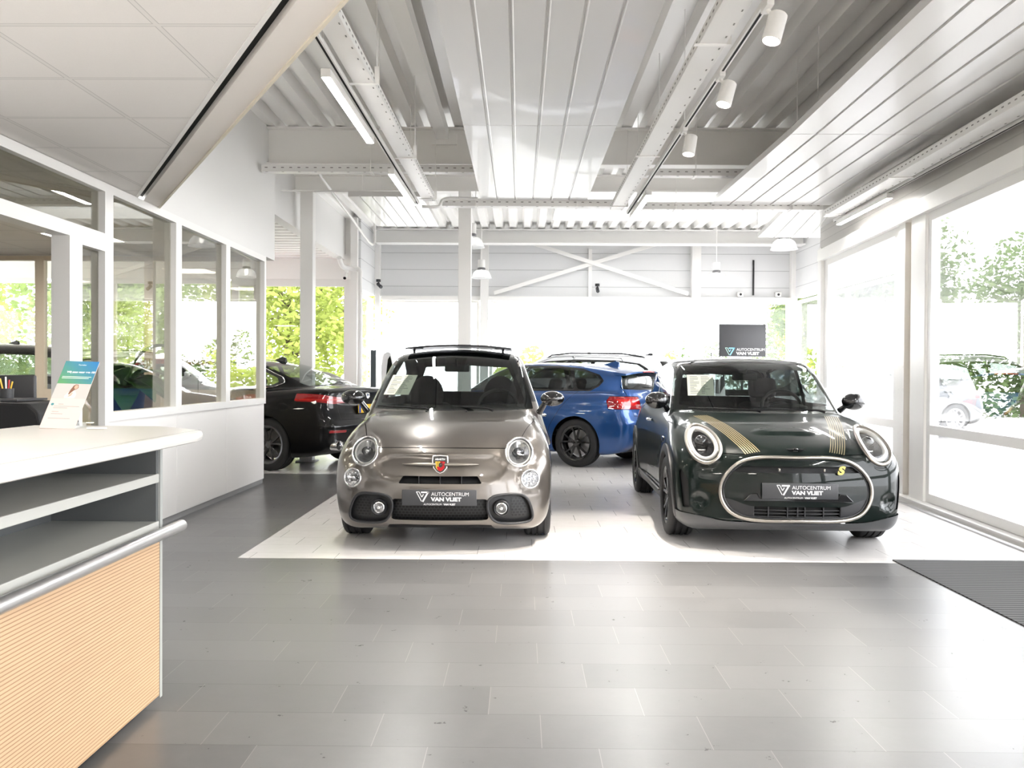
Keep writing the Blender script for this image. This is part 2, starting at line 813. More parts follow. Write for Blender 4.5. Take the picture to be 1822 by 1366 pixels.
def wheel_meshes(r, w, style, rim_r, rim_mat, tyre_mat, dark_mat):
    """tyre, rim and brake disc, axle along y, outer face at +y"""
    t = MB()
    s = rim_r
    hw = w / 2
    prof = [(s, -hw * .82), (s + .012, -hw * .95), ((s + r) / 2, -hw), (r - .02, -hw * .93), (r - .004, -hw * .8)]
    gro = []
    for q in (-.45, 0., .45):
        gro += [(r, hw * (q - .09)), (r - .009, hw * (q - .07)), (r - .009, hw * (q + .07)), (r, hw * (q + .09))]
    prof += [(r, -hw * .68)] + gro + [(r, hw * .68), (r - .004, hw * .8), (r - .02, hw * .93), ((s + r) / 2, hw), (s + .012, hw * .95), (s, hw * .82)]
    RX = Matrix.Rotation(-PI / 2, 4, 'X')
    t.lathe(prof, 56, RX, closed=False)
    tyre = t.mesh('tyre', tyre_mat, 35)
    b = MB()
    # barrel and lip
    b.lathe([(s - .02, -hw * .75), (s - .035, -hw * .2), (s - .04, hw * .3), (s - .03, hw * .74), (s - .014, hw * .86), (s + .004, hw * .88), (s + .004, hw * .8)], 56, RX)
    yo = hw * .66
    nsp, twin = style
    for i in range(nsp):
        a0 = 2 * PI * i / nsp + PI / 2
        for da in ((-twin, twin) if twin else (0,)):
            a = a0 + da
            a_in = a0 + da * .35
            p0 = (math.cos(a_in) * .035, yo * .93, math.sin(a_in) * .035)
            p1 = (math.cos(a) * s * .62, yo, math.sin(a) * s * .62)
            p2 = (math.cos(a + da * .25) * (s - .022), yo * .95 + .008, math.sin(a + da * .25) * (s - .022))
            wd = .024 if twin else .045
            for q0, q1, w0 in ((p0, p1, wd), (p1, p2, wd * .9)):
                b.bar(q0, q1, w0, .026, up=(0, 1, 0))
    b.lathe([(.0, yo + .012), (.034, yo + .010), (.05, yo + .002), (.062, yo - .03), (.0, yo - .03)], 24, RX)
    for i in range(5):
        a = 2 * PI * i / 5
        b.cyl((math.cos(a) * .047, yo - .01, math.sin(a) * .047), (math.cos(a) * .047, yo + .006, math.sin(a) * .047), .008, n=8)
    rim_ = b.mesh('rim', rim_mat, 40)
    d = MB()
    d.lathe([(0, -.005), (s * .74, -.005), (s * .74, -.03), (0, -.03)], 40, RX)
    disc = d.mesh('brake_disc', dark_mat, 40)
    return tyre, rim_, disc


def put_wheels(root, meshes, axles, y, steer=0.0):
    for ax in axles:
        for sg in (1, -1):
            o = bpy.data.objects.new('wheel', meshes[0])
            o.location = (ax[0], sg * y, ax[1])
            o.rotation_euler = (0, 0, 0 if sg > 0 else PI)
            link(o, root)
            for nm, me in (('rim', meshes[1]), ('brake_disc', meshes[2])):
                link(bpy.data.objects.new(nm, me), o)


def arch_cut(B, axles, R, dark, squash=1.0, ymin=.45):
    """wheel openings with a liner behind"""
    sets = []
    for (ax, az) in axles:
        for sg in (1, -1):
            fun = lambda p, ax=ax, az=az, sg=sg: np.maximum(np.hypot(p[:, 0] - ax, (p[:, 2] - az) * squash) - R, ymin - sg * p[:, 1])
            ins = B.take(fun)
            V, F = ins
            # drum-shaped liner from the opening inwards
            mb = MB()
            n = 28
            v, f = [], []
            y_out = sg * (np.abs(V[:, 1]).max() - .012)
            y_in = sg * .5
            for k in range(n + 1):
                a = PI * (-.12) + PI * 1.24 * k / n
                v += [(ax + (R + .006) * math.cos(a), y_out if 0 < k < n else y_out, az + (R + .006) * math.sin(a)),
                      (ax + (R + .006) * math.cos(a), y_in, az + (R + .006) * math.sin(a)), (ax, y_in, az)]
            for k in range(n):
                f += [(3 * k, 3 * k + 1, 3 * k + 4, 3 * k + 3), (3 * k + 1, 3 * k + 2, 3 * k + 5, 3 * k + 4)]
            mb.add(v, f)
            # trimmed to the body's outside by starting a little inside the opening edge
            sets.append((ax, az, sg, ins))
            yo = np.abs(V[np.hypot(V[:, 0] - ax, V[:, 2] - az) > R * .97, 1])
            if len(yo):
                lim = yo.min() - .012
                mb.v = [(q[0], math.copysign(min(abs(q[1]), lim), q[1]), q[2]) for q in mb.v]
            mb.build('wheel_arch_liner', dark, B.root)
    return sets


def seat(root, x, y, mat, z=.36, tall=1.0, head=True, round_top=False):
    s = MB()
    s.rbox((x - .05, y, z), (.5, .5, .16), .06)
    s.build('seat_cushion', mat, root, 40)
    b = MB()
    Mx = Matrix.Rotation(math.radians(16), 3, 'Y')
    b.rbox((x + .26, y, z + .34 * tall), (.15, .5, .6 * tall), .07, M=Mx)
    o = b.build('seat_backrest', mat, root, 40)
    if head:
        h = MB()
        if round_top:
            h.ell((x + .36, y, z + .70 * tall), (.07, .165, .20), 20, 12, Mx)
        else:
            h.rbox((x + .375, y, z + .77 * tall), (.10, .27, .2), .05, M=Mx)
        for q in (-.06, .06):
            h.tube([(x + .36, y + q, z + .58 * tall), (x + .37, y + q, z + .72 * tall)], .007, 6)
        h.build('headrest', mat, root, 40)
    return o


def steering(root, x, y, z, mat, R=.18):
    w = MB()
    Mt = Matrix.Translation((x, y, z)) @ Matrix.Rotation(math.radians(-64), 4, 'Y')
    w.tube([tuple(Mt @ Vector((R * math.cos(a), R * math.sin(a), 0))) for a in np.linspace(0, 2 * PI, 32, endpoint=False)], .015, 8, closed=True)
    w.ell((0, 0, 0), (.07, .08, .03), 16, 8)
    w.v[-17 * 0 - 16 * 9:] = [tuple(Mt @ Vector(q)) for q in w.v[-16 * 9:]]
    for a in (0, PI, PI / 2):
        w.bar(Mt @ Vector((0, 0, 0)), Mt @ Vector((R * math.cos(a + PI / 2), R * math.sin(a + PI / 2), 0)), .035, .012, up=(1, 0, .3))
    w.build('steering_wheel', mat, root, 40)


def cabin(root, x0, x1, hw, zb, dark, seatm, y_wheel=-.36, dash_z=None, rear=True, zf=.32, roof_z=1.38, round_top=False):
    """floor tub, dashboard, seats, wheel and mirror; x0 = windscreen base, x1 = tail of the cabin"""
    t = MB()
    t.bb(x0 - .05, x1, -hw, hw, .2, zf - .06)
    t.bb(x1 - .5, x1 - .05, -hw, hw, zf - .06, zb - .15)
    t.build('cabin_floor', dark, root)
    d = MB()
    dz = dash_z or zb
    prof = [(x0 - .02, dz - .02), (x0 + .25, dz - .01), (x0 + .5, dz + .0), (x0 + .6, dz - .06), (x0 + .62, dz - .2), (x0 + .5, dz - .45), (x0 - .02, dz - .45)]
    Mx = Matrix(((1, 0, 0, 0), (0, 0, -1, 0), (0, 1, 0, 0), (0, 0, 0, 1)))
    d.prism(prof, -hw + .02, hw - .02, Mx)
    # instrument hood
    d.ell((x0 + .52, y_wheel, dz + .0), (.12, .19, .055), 20, 10)
    d.build('dashboard', dark, root, 40)
    steering(root, x0 + .72, y_wheel, dz - .0, dark)
    for y in (-.36, .36):
        seat(root, x0 + 1.12, y, seatm, zf, round_top=round_top)
    if rear:
        b = MB()
        Mx = Matrix.Rotation(math.radians(18), 3, 'Y')
        b.rbox((x0 + 1.95, 0, zf + .3), (.16, 2 * hw - .2, .5), .06, M=Mx)
        b.rbox((x0 + 1.72, 0, zf), (.45, 2 * hw - .2, .16), .06)
        b.build('rear_bench', seatm, root, 40)
    m = MB()
    m.rbox((x0 + .62, 0, roof_z - .1), (.03, .22, .065), .015)
    m.tube([(x0 + .6, 0, roof_z - .08), (x0 + .52, 0, roof_z - .02)], .008, 6)
    m.build('interior_mirror', dark, root, 40)


def wing_mirror(root, x, y, z, mat, gm, size=(.07, .1, .062), stalk=None):
    for sg in (1, -1):
        m = MB()
        m.ell((x, sg * y, z), (size[0], size[1], size[2]), 24, 14)
        m.v = [(q[0] if q[0] < x + size[0] * .35 else x + size[0] * .35, q[1], q[2]) for q in m.v]
        st = stalk or (x + .04, y - size[1] - .06, z - .1)
        m.tube([(st[0], sg * st[1], st[2]), (x + .01, sg * (y - size[1] * .6), z - size[2] * .5), (x, sg * (y - size[1] * .2), z - size[2] * .3)], [.028, .022, .03], 10)
        o = m.build('wing_mirror', mat, root, 60)
        g = MB()
        g.ell((x + size[0] * .36, sg * y, z), (.002, size[1] * .85, size[2] * .82), 24, 6)
        g.build('mirror_glass', gm, o, 60)


def wiper(root, pts, mat):
    w = MB()
    w.tube(pts, [.012, .009] + [.006] * (len(pts) - 2), 6)
    w.build('wiper', mat, root, 40)


def plate(root, xf, z, mats, w=.52, h=.11, thick=.012, facing=-1, tilt=0.0):
    """dealer plate with its lettering; facing -1 looks to the front"""
    b = MB()
    b.rbox((0, 0, 0), (thick, w, h), .004, 2)
    o = b.build('number_plate', mats['plate'], root, 30, loc=(xf, 0, z))
    o.rotation_euler = (0, tilt, 0)
    # face frame: right of the reader is -y (car's left) when the plate looks to -x
    F = Matrix(((0, 0, -1, -thick / 2 - .0006), (-1, 0, 0, 0), (0, 1, 0, 0), (0, 0, 0, 1)))
    dealer_logo(o, F @ Matrix.Translation((0, .006, 0)), .185, mats['white'], mats['white'])
    txt('dealer_name', 'AUTOCENTRUM', .017, mats['white'], o, F @ Matrix.Translation((-.045, -h / 2 + .003, 0)), depth=.0004)
    txt('dealer_name', 'VAN VLIET', .017, mats['white'], o, F @ Matrix.Translation((.072, -h / 2 + .003, 0)), bold=.0008, depth=.0004)
    return o


def dealer_logo(o, F, s, m1, m2, green=None):
    """V and 7 emblem with AUTOCENTRUM / VAN VLIET beside it, s = half width of the whole"""
    k = s / .185
    b = MB()
    T = F @ Matrix.Translation((-.115 * k, 0, 0))

    def strip(a, c, w):
        a, c = Vector((*a, 0)), Vector((*c, 0))
        d = (c - a).normalized()
        n = Vector((-d.y, d.x, 0)) * w / 2
        b.add([T @ (q * k) for q in (a - n, c - n, c + n, a + n)], [(0, 1, 2, 3)])
    v = MB()
    b2 = b
    # slanted open V
    strip((-.045, .036), (-.008, -.032), .005)
    strip((-.045, .0345), (-.024, .0345), .005)
    strip((-.026, .036), (-.006, -.002), .005)
    b.build('emblem', green or m2, o)
    b = MB()

    def strip(a, c, w):
        a, c = Vector((*a, 0)), Vector((*c, 0))
        d = (c - a).normalized()
        n = Vector((-d.y, d.x, 0)) * w / 2
        b.add([T @ (q * k) for q in (a - n, c - n, c + n, a + n)], [(0, 1, 2, 3)])
    strip((-.012, .0315), (.045, .0315), .011)
    strip((.040, .036), (.000, -.034), .011)
    strip((-.006, -.002), (.006, .018), .006)
    b.build('emblem', m2, o)
    txt('lettering', 'AUTOCENTRUM', .036 * k, m1, o, F @ Matrix.Translation((-.056 * k, .007 * k, 0)), align='LEFT', depth=.0004, xs=.98)
    txt('lettering', 'VAN VLIET', .036 * k, m1, o, F @ Matrix.Translation((-.056 * k, -.029 * k, 0)), align='LEFT', bold=.0018 * k, depth=.0004, xs=1.22)


def price_sheet(root, c, ux, uy, mat, ink, rows=13):
    """a printed sheet behind the screen: c centre, ux and uy half-extents"""
    c, ux, uy = Vector(c), Vector(ux), Vector(uy)
    n = ux.cross(uy).normalized()
    b = MB()
    t = n * .0012
    b.add([c - ux - uy - t, c + ux - uy - t, c + ux + uy - t, c - ux + uy - t, c - ux - uy + t, c + ux - uy + t, c + ux + uy + t, c - ux + uy + t],
          [(3, 2, 1, 0), (4, 5, 6, 7), (0, 1, 5, 4), (1, 2, 6, 5), (2, 3, 7, 6), (3, 0, 4, 7)])
    o = b.build('price_sheet', mat, root)
    p = MB()
    rr = random.Random(5)
    for k in range(rows):
        v = .82 - 1.6 * k / (rows - 1)
        for u0, u1 in ((-.8, -.8 + rr.uniform(.3, .75)), (.05, .05 + rr.uniform(.2, .7))):
            a, bq = c + ux * u0 + uy * v + t * 1.6, c + ux * u1 + uy * v + t * 1.6
            h = uy * .022
            p.add([a - h, bq - h, bq + h, a + h], [(0, 1, 2, 3)])
            a, bq = c + ux * u0 + uy * v - t * 1.6, c + ux * u1 + uy * v - t * 1.6
            p.add([a - h, a + h, bq + h, bq - h], [(0, 1, 2, 3)])
    p.build('print', ink, o)
    return o


def handle(root, x, sg, y, z, mat, L=.16):
    m = MB()
    m.tube([(x - L / 2, sg * (y - .01), z), (x - L / 2 + .02, sg * (y + .022), z), (x + L / 2 - .02, sg * (y + .022), z + .003), (x + L / 2, sg * (y - .01), z + .003)], .011, 8)
    m.build('door_handle', mat, root, 60)
# ------------------------------------------------------------------ shared car materials
def paint(name, col, metal=.55, rough=.32, coat=1.0):
    return pbr(name, col, rough, metal, coat if max(col) > .05 else .65, .5 if max(col) > .05 else .06)


CM = dict(
    dark=pbr('dark_plastic', (.007, .007, .0075), .6, spec=.3),
    trim=pbr('satin_black_trim', (.022, .022, .024), .42),
    gloss=pbr('gloss_black', (.006, .006, .007), .06, 0, 1),
    tyre=pbr('tyre_rubber', (.014, .014, .015), .7, bump=.15, nscale=60),
    cloth=pbr('seat_cloth', (.008, .008, .009), .85, spec=.2, noise=.3, nscale=90),
    chrome=pbr('chrome', (.85, .85, .86), .08, 1),
    satin=pbr('satin_silver', (.36, .335, .30), .32, 1),
    blackrim=pbr('black_rim_paint', (.008, .008, .009), .18, .3, .6),
    disc=pbr('brake_steel', (.35, .35, .36), .35, 1),
    plate=pbr('plate_graphite', (.055, .056, .06), .38, noise=.15, nscale=300),
    white=pbr('white_print', (.82, .82, .82), .5),
    ink=pbr('grey_print', (.18, .18, .18), .7),
    sheet=pbr('cream_paper', (.78, .78, .64), .7),
    red=pbr('red_lens', (.28, .003, .006), .08, 0, 1),
    redglow=pbr('bright_red_lens', (.48, .012, .010), .1, 0, .6),
    reflector=pbr('lamp_reflector', (.60, .60, .60), .14, .85),
    lampdark=pbr('lamp_housing', (.02, .02, .022), .2, 0, .5),
    drl=pbr('daylight_ring', (.62, .6, .56), .35),
    amber=pbr('amber_lens', (.6, .22, .03), .2),
    glass=glass('car_glass', (.52, .565, .55), 1.15),
    tint=glass('tinted_glass', (.22, .24, .24), 1.2),
    lens=glass('lamp_lens', (.93, .94, .95), 1.0),
    yellow=pbr('yellow_enamel', (.8, .52, .06), .3),
    lime=pbr('yellow_badge', (.75, .66, .2), .35),
    redenamel=pbr('red_enamel', (.5, .01, .015), .25),
    gold=pbr('gold_stripe', (.27, .225, .12), .4, .4),
    mirrorglass=pbr('mirror_glass', (.6, .62, .64), .03, 1),
    navy=pbr('navy_band', (.02, .06, .35), .4),
    plateyellow=pbr('plate_yellow', (.8, .5, .03), .4),
)


def round_lamp(B, y, z, r, kind, ring_mat, ring_r, xmax=1.0, ry=None, depth=.07, name='headlight'):
    """a round lamp on each side, its lens following the body"""
    ry = ry or r
    for sg in (1, -1):
        fun = lambda p: np.maximum(np.hypot((sg * p[:, 1] - y) / ry, (p[:, 2] - z) / r) * r - r, p[:, 0] - xmax)
        ins = B.take(fun)
        V, F = ins
        L = max(loops(ins), key=len)
        n = B.nrm(V)
        lens = put(name, ins, CM['lens'], B.root, n)
        ax = -n.mean(0)
        ax = unit((ax + np.array([1.2, 0, 0]))[None])[0]
        mb = MB()
        R = loop_tube(mb, V, L, ring_r, 8, n * ring_r * .3)
        mb.build('lamp_ring', ring_mat, lens, 60)
        k = len(R)
        ring = R - ax * .0 + ax * .006
        if kind == 'projector':           # clear bowl with an oval projector
            put('lamp_bowl', bowl(ring, depth, ax, 7, .3), CM['reflector'], lens, None, 50)
            c = R.mean(0) + ax * depth * .5
            e = MB()
            e.ell((c[0] + .01, c[1], c[2] + r * .02), (.02, ry * .44, r * .34), 24, 12)
            e.build('projector_shroud', CM['lampdark'], lens, 60)
            e = MB()
            e.ell((c[0] - .006, c[1], c[2] + r * .02), (.02, r * .26, r * .26), 20, 12)
            e.build('projector_lens', CM['lens'], lens, 60)
            e = MB()
            e.ell((c[0] + .004, c[1], c[2] + r * .02), (.016, r * .23, r * .23), 20, 12)
            e.build('projector_lens', CM['reflector'], lens, 60)
            e = MB()
            rr = R.mean(0) + (R - R.mean(0)) * .84 + ax * .02
            half = [tuple(q) for q in rr if q[2] < c[2] + r * .3]
            e.tube([tuple(q) for q in rr], .007, 6, closed=True)
            e.build('daylight_ring', CM['drl'], lens, 60)
        elif kind == 'ring':              # dark lamp with a bright daylight ring
            put('lamp_bowl', bowl(ring, depth, ax, 7, .5), CM['lampdark'], lens, None, 50)
            c0 = R.mean(0)
            e = MB()
            for s_, w_ in ((.80, .019),):
                rr = c0 + (R - c0) * s_ + ax * .018
                e.tube([tuple(q) for q in rr], w_, 8, closed=True)
            e.build('daylight_ring', CM['drl'], lens, 60)
            e = MB()
            c = c0 + ax * .045
            e.ell(tuple(c + np.array([0, 0, r * .05])), (.05, r * .42, r * .42), 24, 14)
            e.build('projector_lens', CM['gloss'], lens, 60)
            e = MB()
            e.rbox(tuple(c + np.array([-.02, 0, -r * .42])), (.03, r * .55, r * .16), .008, 3)
            e.build('lamp_fin', CM['chrome'], lens, 60)
        else:                             # faceted bowl with a bulb
            put('lamp_bowl', bowl(ring, depth, ax, 5, .35), CM['reflector'], lens, None, 20)
            c = R.mean(0) + ax * depth * .55
            e = MB()
            e.ell(tuple(c), (r * .3, r * .26, r * .26), 14, 8)
            for q in range(10):
                a = 2 * PI * q / 10
                e.ell((c[0] - .004, c[1] + r * .55 * math.cos(a), c[2] + r * .55 * math.sin(a)), (.006, r * .12, r * .12), 8, 6)
            e.build('lamp_bulb', CM['chrome'], lens, 30)


def recess(B, fun, depth, name, mat, wall_mat, back=True, axis=(1, 0, 0)):
    """push the region fun < 0 back into the body with side walls"""
    ins = B.take(fun)
    V, F = ins
    v = np.array(axis, float) * depth
    W = rim(ins, v)
    n = B.nrm(V)
    M = (V + v, F)
    o = put(name, M, mat, B.root, n) if back else None
    w = put(name + '_surround', W, wall_mat, o or B.root, None, 40)
    return ins, o


# ------------------------------------------------------------------ bronze grey hatchback
def bronze_hatch(loc, rz, label):
    root = thing('hatchback_car', label, 'car', loc, rz)
    P = paint('bronze_grey_paint', (.145, .130, .116), .72, .28)

    def extra(r, x, y, z):
        ay = np.abs(y)
        # soft recessed moustache panel on the nose
        q = np.maximum(ay - .33, 0) / .13
        d = np.hypot(q, (z - .585) / .085)
        r = r + .016 * (1 - sstep(.75, 1.08, d)) * (1 - sstep(.25, .35, x))
        # lips round the lamps
        for (ly, lz, lr) in ((.555, .687, .10), (.634, .505, .072)):
            d = np.hypot(ay - ly, z - lz)
            r = r - .008 * (1 - sstep(lr, lr + .03, d)) * (1 - sstep(.5, .7, x))
        # flat door hollow low on the side
        return r
    sp = dict(L=3.66, H=1.5, z0=.14,
              low=[(.06, .165), (.01, .24), (.0, .34), (.01, .46), (.035, .56), (.075, .65), (.125, .718), (.20, .765), (.32, .82), (.5, .875), (.75, .925), (.95, .952), (1.3, .985), (2.0, 1.0), (2.8, .995), (3.3, .965), (3.54, .90), (3.63, .75), (3.655, .55), (3.62, .36), (3.5, .22), (2.5, .18), (1.2, .165), (.4, .155)],
              top=[(.86, .86), (.93, .935), (1.06, 1.04), (1.25, 1.185), (1.45, 1.325), (1.62, 1.415), (1.8, 1.458), (2.2, 1.478), (2.7, 1.455), (3.05, 1.39), (3.25, 1.27), (3.42, 1.08), (3.5, .93), (3.5, .8), (2.5, .75), (1.2, .75)],
              plan=[(-.1, .5), (0, .615), (.1, .71), (.25, .77), (.45, .793), (.75, .80), (1.15, .78), (2.0, .78), (2.7, .79), (3.05, .80), (3.35, .775), (3.55, .73), (3.7, .62)],
              sect=[(.05, .92), (.14, .945), (.25, .975), (.4, 1.0), (.52, 1.0), (.62, .992), (.74, .962), (.86, .905), (.95, .86), (1.05, .83), (1.2, .8)],
              gw=[(.8, .66), (1.0, .695), (1.3, .72), (1.7, .725), (2.4, .725), (3.0, .70), (3.5, .62)],
              tumble=.36, zb=.96, bow_f=.30, bow_r=.22, crown=.05, crown2=.17, bow2=.35, bow3=.3, kl=.13, kt=.075, ku=.025,
              bumps=[(.75, .36, .42, .33, .012), (3.05, .36, .45, .33, .016)], extra=extra)
    B = Body(sp, .025, root)
    # glazing
    ws = [(-.668, .962), (-.4, .952), (0, .95), (.4, .952), (.668, .962), (.655, 1.02), (.60, 1.17), (.545, 1.31), (.512, 1.392), (.47, 1.418), (.25, 1.437), (0, 1.443), (-.25, 1.437), (-.47, 1.418), (-.512, 1.392), (-.545, 1.31), (-.60, 1.17), (-.655, 1.02)]
    ins = B.take(front_f(ws, 0, 1.78))
    g = B.put('windscreen', ins, CM['glass'])
    # dark band round the glass
    V, F = ins
    band, _ = cut(ins, lambda p: -(poly_sd(p[:, 1], p[:, 2], np.array(ws)) + .05))
    B.put('windscreen_border', band, CM['gloss'], g, off=-.004)
    for sg in (1, -1):
        sw = [(1.14, 1.02), (1.35, 1.165), (1.6, 1.315), (1.85, 1.375), (2.05, 1.385), (2.05, 1.02)]
        B.put('side_window', B.take(sided(side_f(sw, 0, .3), sg)), CM['glass'])
        sw = [(2.13, 1.02), (2.13, 1.385), (2.5, 1.36), (2.82, 1.27), (2.98, 1.13), (2.98, 1.02)]
        B.put('quarter_window', B.take(sided(side_f(sw, 0, .3), sg)), CM['glass'])
    B.put('rear_window', B.take(rear_f([(-.5, 1.06), (.5, 1.06), (.49, 1.2), (.43, 1.33), (0, 1.35), (-.43, 1.33), (-.49, 1.2)], 0, 2.9)), CM['glass'])
    arch_cut(B, [(.75, .305), (3.05, .305)], .345, CM['dark'])
    # lamps
    round_lamp(B, .555, .687, .097, 'projector', CM['chrome'], .008, name='headlight')
    round_lamp(B, .634, .505, .066, 'bulb', CM['chrome'], .006, name='fog_and_beam_lamp', depth=.05)
    # openings in the bumper
    slit = [(-.295, .478), (.295, .478), (.262, .53), (-.262, .53)]
    ins, o = recess(B, front_f(slit, 0, .5), .06, 'upper_grille', CM['dark'], CM['gloss'])
    m = MB()
    for y in (-.15, 0, .15):
        m = MB()
        m.bb(.045, .09, y - .0025, y + .0025, .478, .53)
        m.build('grille_fin', CM['trim'], o)
    side_open = [(.335, .36), (.37, .39), (.46, .402), (.57, .40), (.61, .375), (.65, .27), (.652, .215), (.6, .198), (.46, .195), (.385, .212), (.34, .28)]
    dark_face = pbr('bumper_black', (.018, .018, .019), .45)
    for sg in (1, -1):
        ins, o = recess(B, sided(front_f(side_open, 3, .6, True), sg), .035, 'air_intake', dark_face, CM['trim'])
        mb = MB()
        V = ins[0]
        R = loop_tube(mb, V, max(loops(ins), key=len), .010, 8, B.nrm(V) * .002)
        mb.build('intake_frame', CM['trim'], o, 60)
        # mesh part and the round lamp with its collar
        hexm = honeycomb('honeycomb_black')
        mb = MB()
        mb.bb(.13, .135, *sorted((sg * .50, sg * .62)), .235, .375)
        yl, zl = sg * .432, .306
        xf = float(V[np.argmin(np.hypot(V[:, 1] - yl, V[:, 2] - zl)), 0]) + .035
        mb = MB()
        pts = [(sg * .50, .24), (sg * .60, .235), (sg * .612, .29), (sg * .585, .372), (sg * .50, .38)]
        A = B_surface(B, pts, .031)
        put('intake_mesh', A, hexm, o, None, 40)
        mb = MB()
        Rm = Matrix.Translation((xf - .034, yl, zl)) @ Matrix.Rotation(-PI / 2, 4, 'Y')
        mb.lathe([(.062, -.034), (.058, .004), (.05, .012), (.043, .006), (.04, -.012)], 32, Rm)
        c = mb.build('fog_lamp_collar', CM['trim'], o, 60)
        mb = MB()
        mb.lathe([(.034, .012), (.040, .010), (.041, .0), (.036, -.004)], 32, Rm)
        mb.build('fog_lamp_ring', CM['chrome'], o, 60)
        mb = MB()
        mb.lathe([(.036, .004), (.024, -.01), (.01, -.018), (0, -.02)], 24, Rm)
        mb.build('fog_lamp_bowl', CM['reflector'], o, 60)
        mb = MB()
        mb.ell((xf - .04, yl, zl), (.012, .014, .014), 12, 8)
        mb.build('fog_lamp_bulb', CM['chrome'], o, 60)
    low = [(-.34, .228), (-.33, .372), (.33, .372), (.34, .228), (.3, .222), (-.3, .222)]
    recess(B, front_f(low, 0, .5), .05, 'lower_grille', honeycomb('honeycomb_black'), CM['dark'])
    slot = [(-.36, .185), (-.27, .19), (.27, .19), (.36, .185), (.4, .13), (-.4, .13)]
    recess(B, front_f(slot, 0, .5), .03, 'lip_slot', CM['dark'], CM['dark'])
    # panels
    B.panel('bonnet', lambda p: np.maximum(np.maximum(.722 - p[:, 2] - .03 * p[:, 1] ** 2, p[:, 0] - .955 - .25 * p[:, 1] ** 2), np.abs(p[:, 1]) - (.56 + .11 * sstep(.2, .9, p[:, 0]))), P)
    # short line from the lamp to the wheel arch, and the bumper's edge below it
    B.trench(lambda p: np.where((np.abs(p[:, 1]) > .70) & (p[:, 0] < .5), p[:, 2] - (.615 - .05 * (p[:, 0] - .2)), 1.0))
    B.trench(lambda p: np.where((np.abs(p[:, 1]) > .60) & (p[:, 2] < .42), p[:, 0] - (.30 + .25 * (p[:, 2] - .15)), 1.0))
    for sg in (1, -1):
        door = [(1.12, .25), (1.08, .6), (1.1, 1.0), (1.32, 1.175), (1.6, 1.34), (1.85, 1.405), (2.09, 1.41), (2.09, .8), (2.02, .3), (1.9, .22), (1.2, .22)]
        B.panel('door', sided(side_f(door, 0, .3), sg), P)
        handle(root, 1.9, sg, .765, .88, CM['chrome'], .14)
    roof = lambda p: np.maximum(np.maximum(1.34 - p[:, 2], np.abs(p[:, 1]) - .50), np.maximum(1.66 + .2 * p[:, 1] ** 2 - p[:, 0], p[:, 0] - 2.9))
    B.panel('roof_panel', roof, CM['gloss'], .004)
    # rear lamps and tailgate
    for sg in (1, -1):
        B.put('tail_light', B.take(sided(rear_f([(.52, .72), (.74, .72), (.74, .98), (.58, .98)], 0, 3.2, True), sg)), CM['red'])
    B.finish(P, CM['dark'])
    # raised glass roof on its hinges
    m = MB()
    nx, ny = 10, 16
    v, f = [], []
    for lay in (0, .014):
        for i in range(nx + 1):
            for j in range(ny + 1):
                x = 1.70 + .62 * i / nx
                y = -.475 + .95 * j / ny
                v.append((x + .25 * y * y, y, 1.508 - .12 * y * y + .012 * math.sin(PI * i / nx) - lay))
    w = ny + 1
    n1 = (nx + 1) * w
    for i in range(nx):
        for j in range(ny):
            f += [(i * w + j, (i + 1) * w + j, (i + 1) * w + j + 1, i * w + j + 1), (n1 + i * w + j, n1 + i * w + j + 1, n1 + (i + 1) * w + j + 1, n1 + (i + 1) * w + j)]
    for i in range(nx):
        f += [(i * w, n1 + i * w, n1 + (i + 1) * w, (i + 1) * w), (i * w + ny, (i + 1) * w + ny, n1 + (i + 1) * w + ny, n1 + i * w + ny)]
    for j in range(ny):
        f += [(j, j + 1, n1 + j + 1, n1 + j), (nx * w + j, n1 + nx * w + j, n1 + nx * w + j + 1, nx * w + j + 1)]
    m.add(v, f)
    m.build('sunroof_glass', pbr('smoked_roof_glass', (.018, .018, .02), .35, spec=.3), root, 50)
    for sg in (1, -1):
        h = MB()
        h.tube([(1.80, sg * .40, 1.44), (1.82, sg * .40, 1.475), (1.80, sg * .385, 1.484)], .011, 8)
        h.rbox((1.84, sg * .37, 1.482), (.1, .09, .012), .005, 2)
        h.build('sunroof_hinge', CM['trim'], root, 40)
    # badge, bar, plate
    m = MB()
    for sg in (1, -1):
        pth = [(.062 + .30 * y * y, sg * y, .611) for y in np.linspace(.03, .27, 14)]
        m.tube([(q[0] - .012, q[1], q[2]) for q in pth], [.0135 - .011 * (i / 13) ** 2.2 for i in range(14)], 10)
    m.build('chrome_bar', CM['satin'], root, 60)
    shield = [(-.047, .055), (0, .059), (.047, .055), (.050, .02), (.042, -.025), (.022, -.05), (0, -.06), (-.022, -.05), (-.042, -.025), (-.050, .02)]
    Fm = Matrix(((0, 0, -1, .048), (-1, 0, 0, 0), (0, 1, 0, .614), (0, 0, 0, 1)))
    m = MB()
    m.prism([(x * 1.16, y * 1.12) for x, y in shield], -.02, .004, Fm)
    bd = m.build('nose_badge', CM['chrome'], root, None, .002)
    m = MB()
    m.prism(shield, .004, .0055, Fm)
    m.build('badge_ground', CM['gloss'], bd)
    inner = [(x * .72, y * .72 - .008) for x, y in shield if y < .03] + [(.03, .018), (-.03, .018)]
    m = MB()
    m.prism([(-.033, .02), (0, .02), (0, -.05), (-.016, -.042), (-.03, -.024), (-.035, .0)], .0056, .0066, Fm)
    m.build('badge_field', CM['yellow'], bd)
    m = MB()
    m.prism([(.033, .02), (.035, .0), (.03, -.024), (.016, -.042), (0, -.05), (0, .02)][::-1], .0056, .0066, Fm)
    m.prism([(-.024, -.018), (0, -.012), (0, -.05), (-.016, -.042)][::-1], .0066, .0070, Fm)
    m.build('badge_field', CM['redenamel'], bd)
    m = MB()
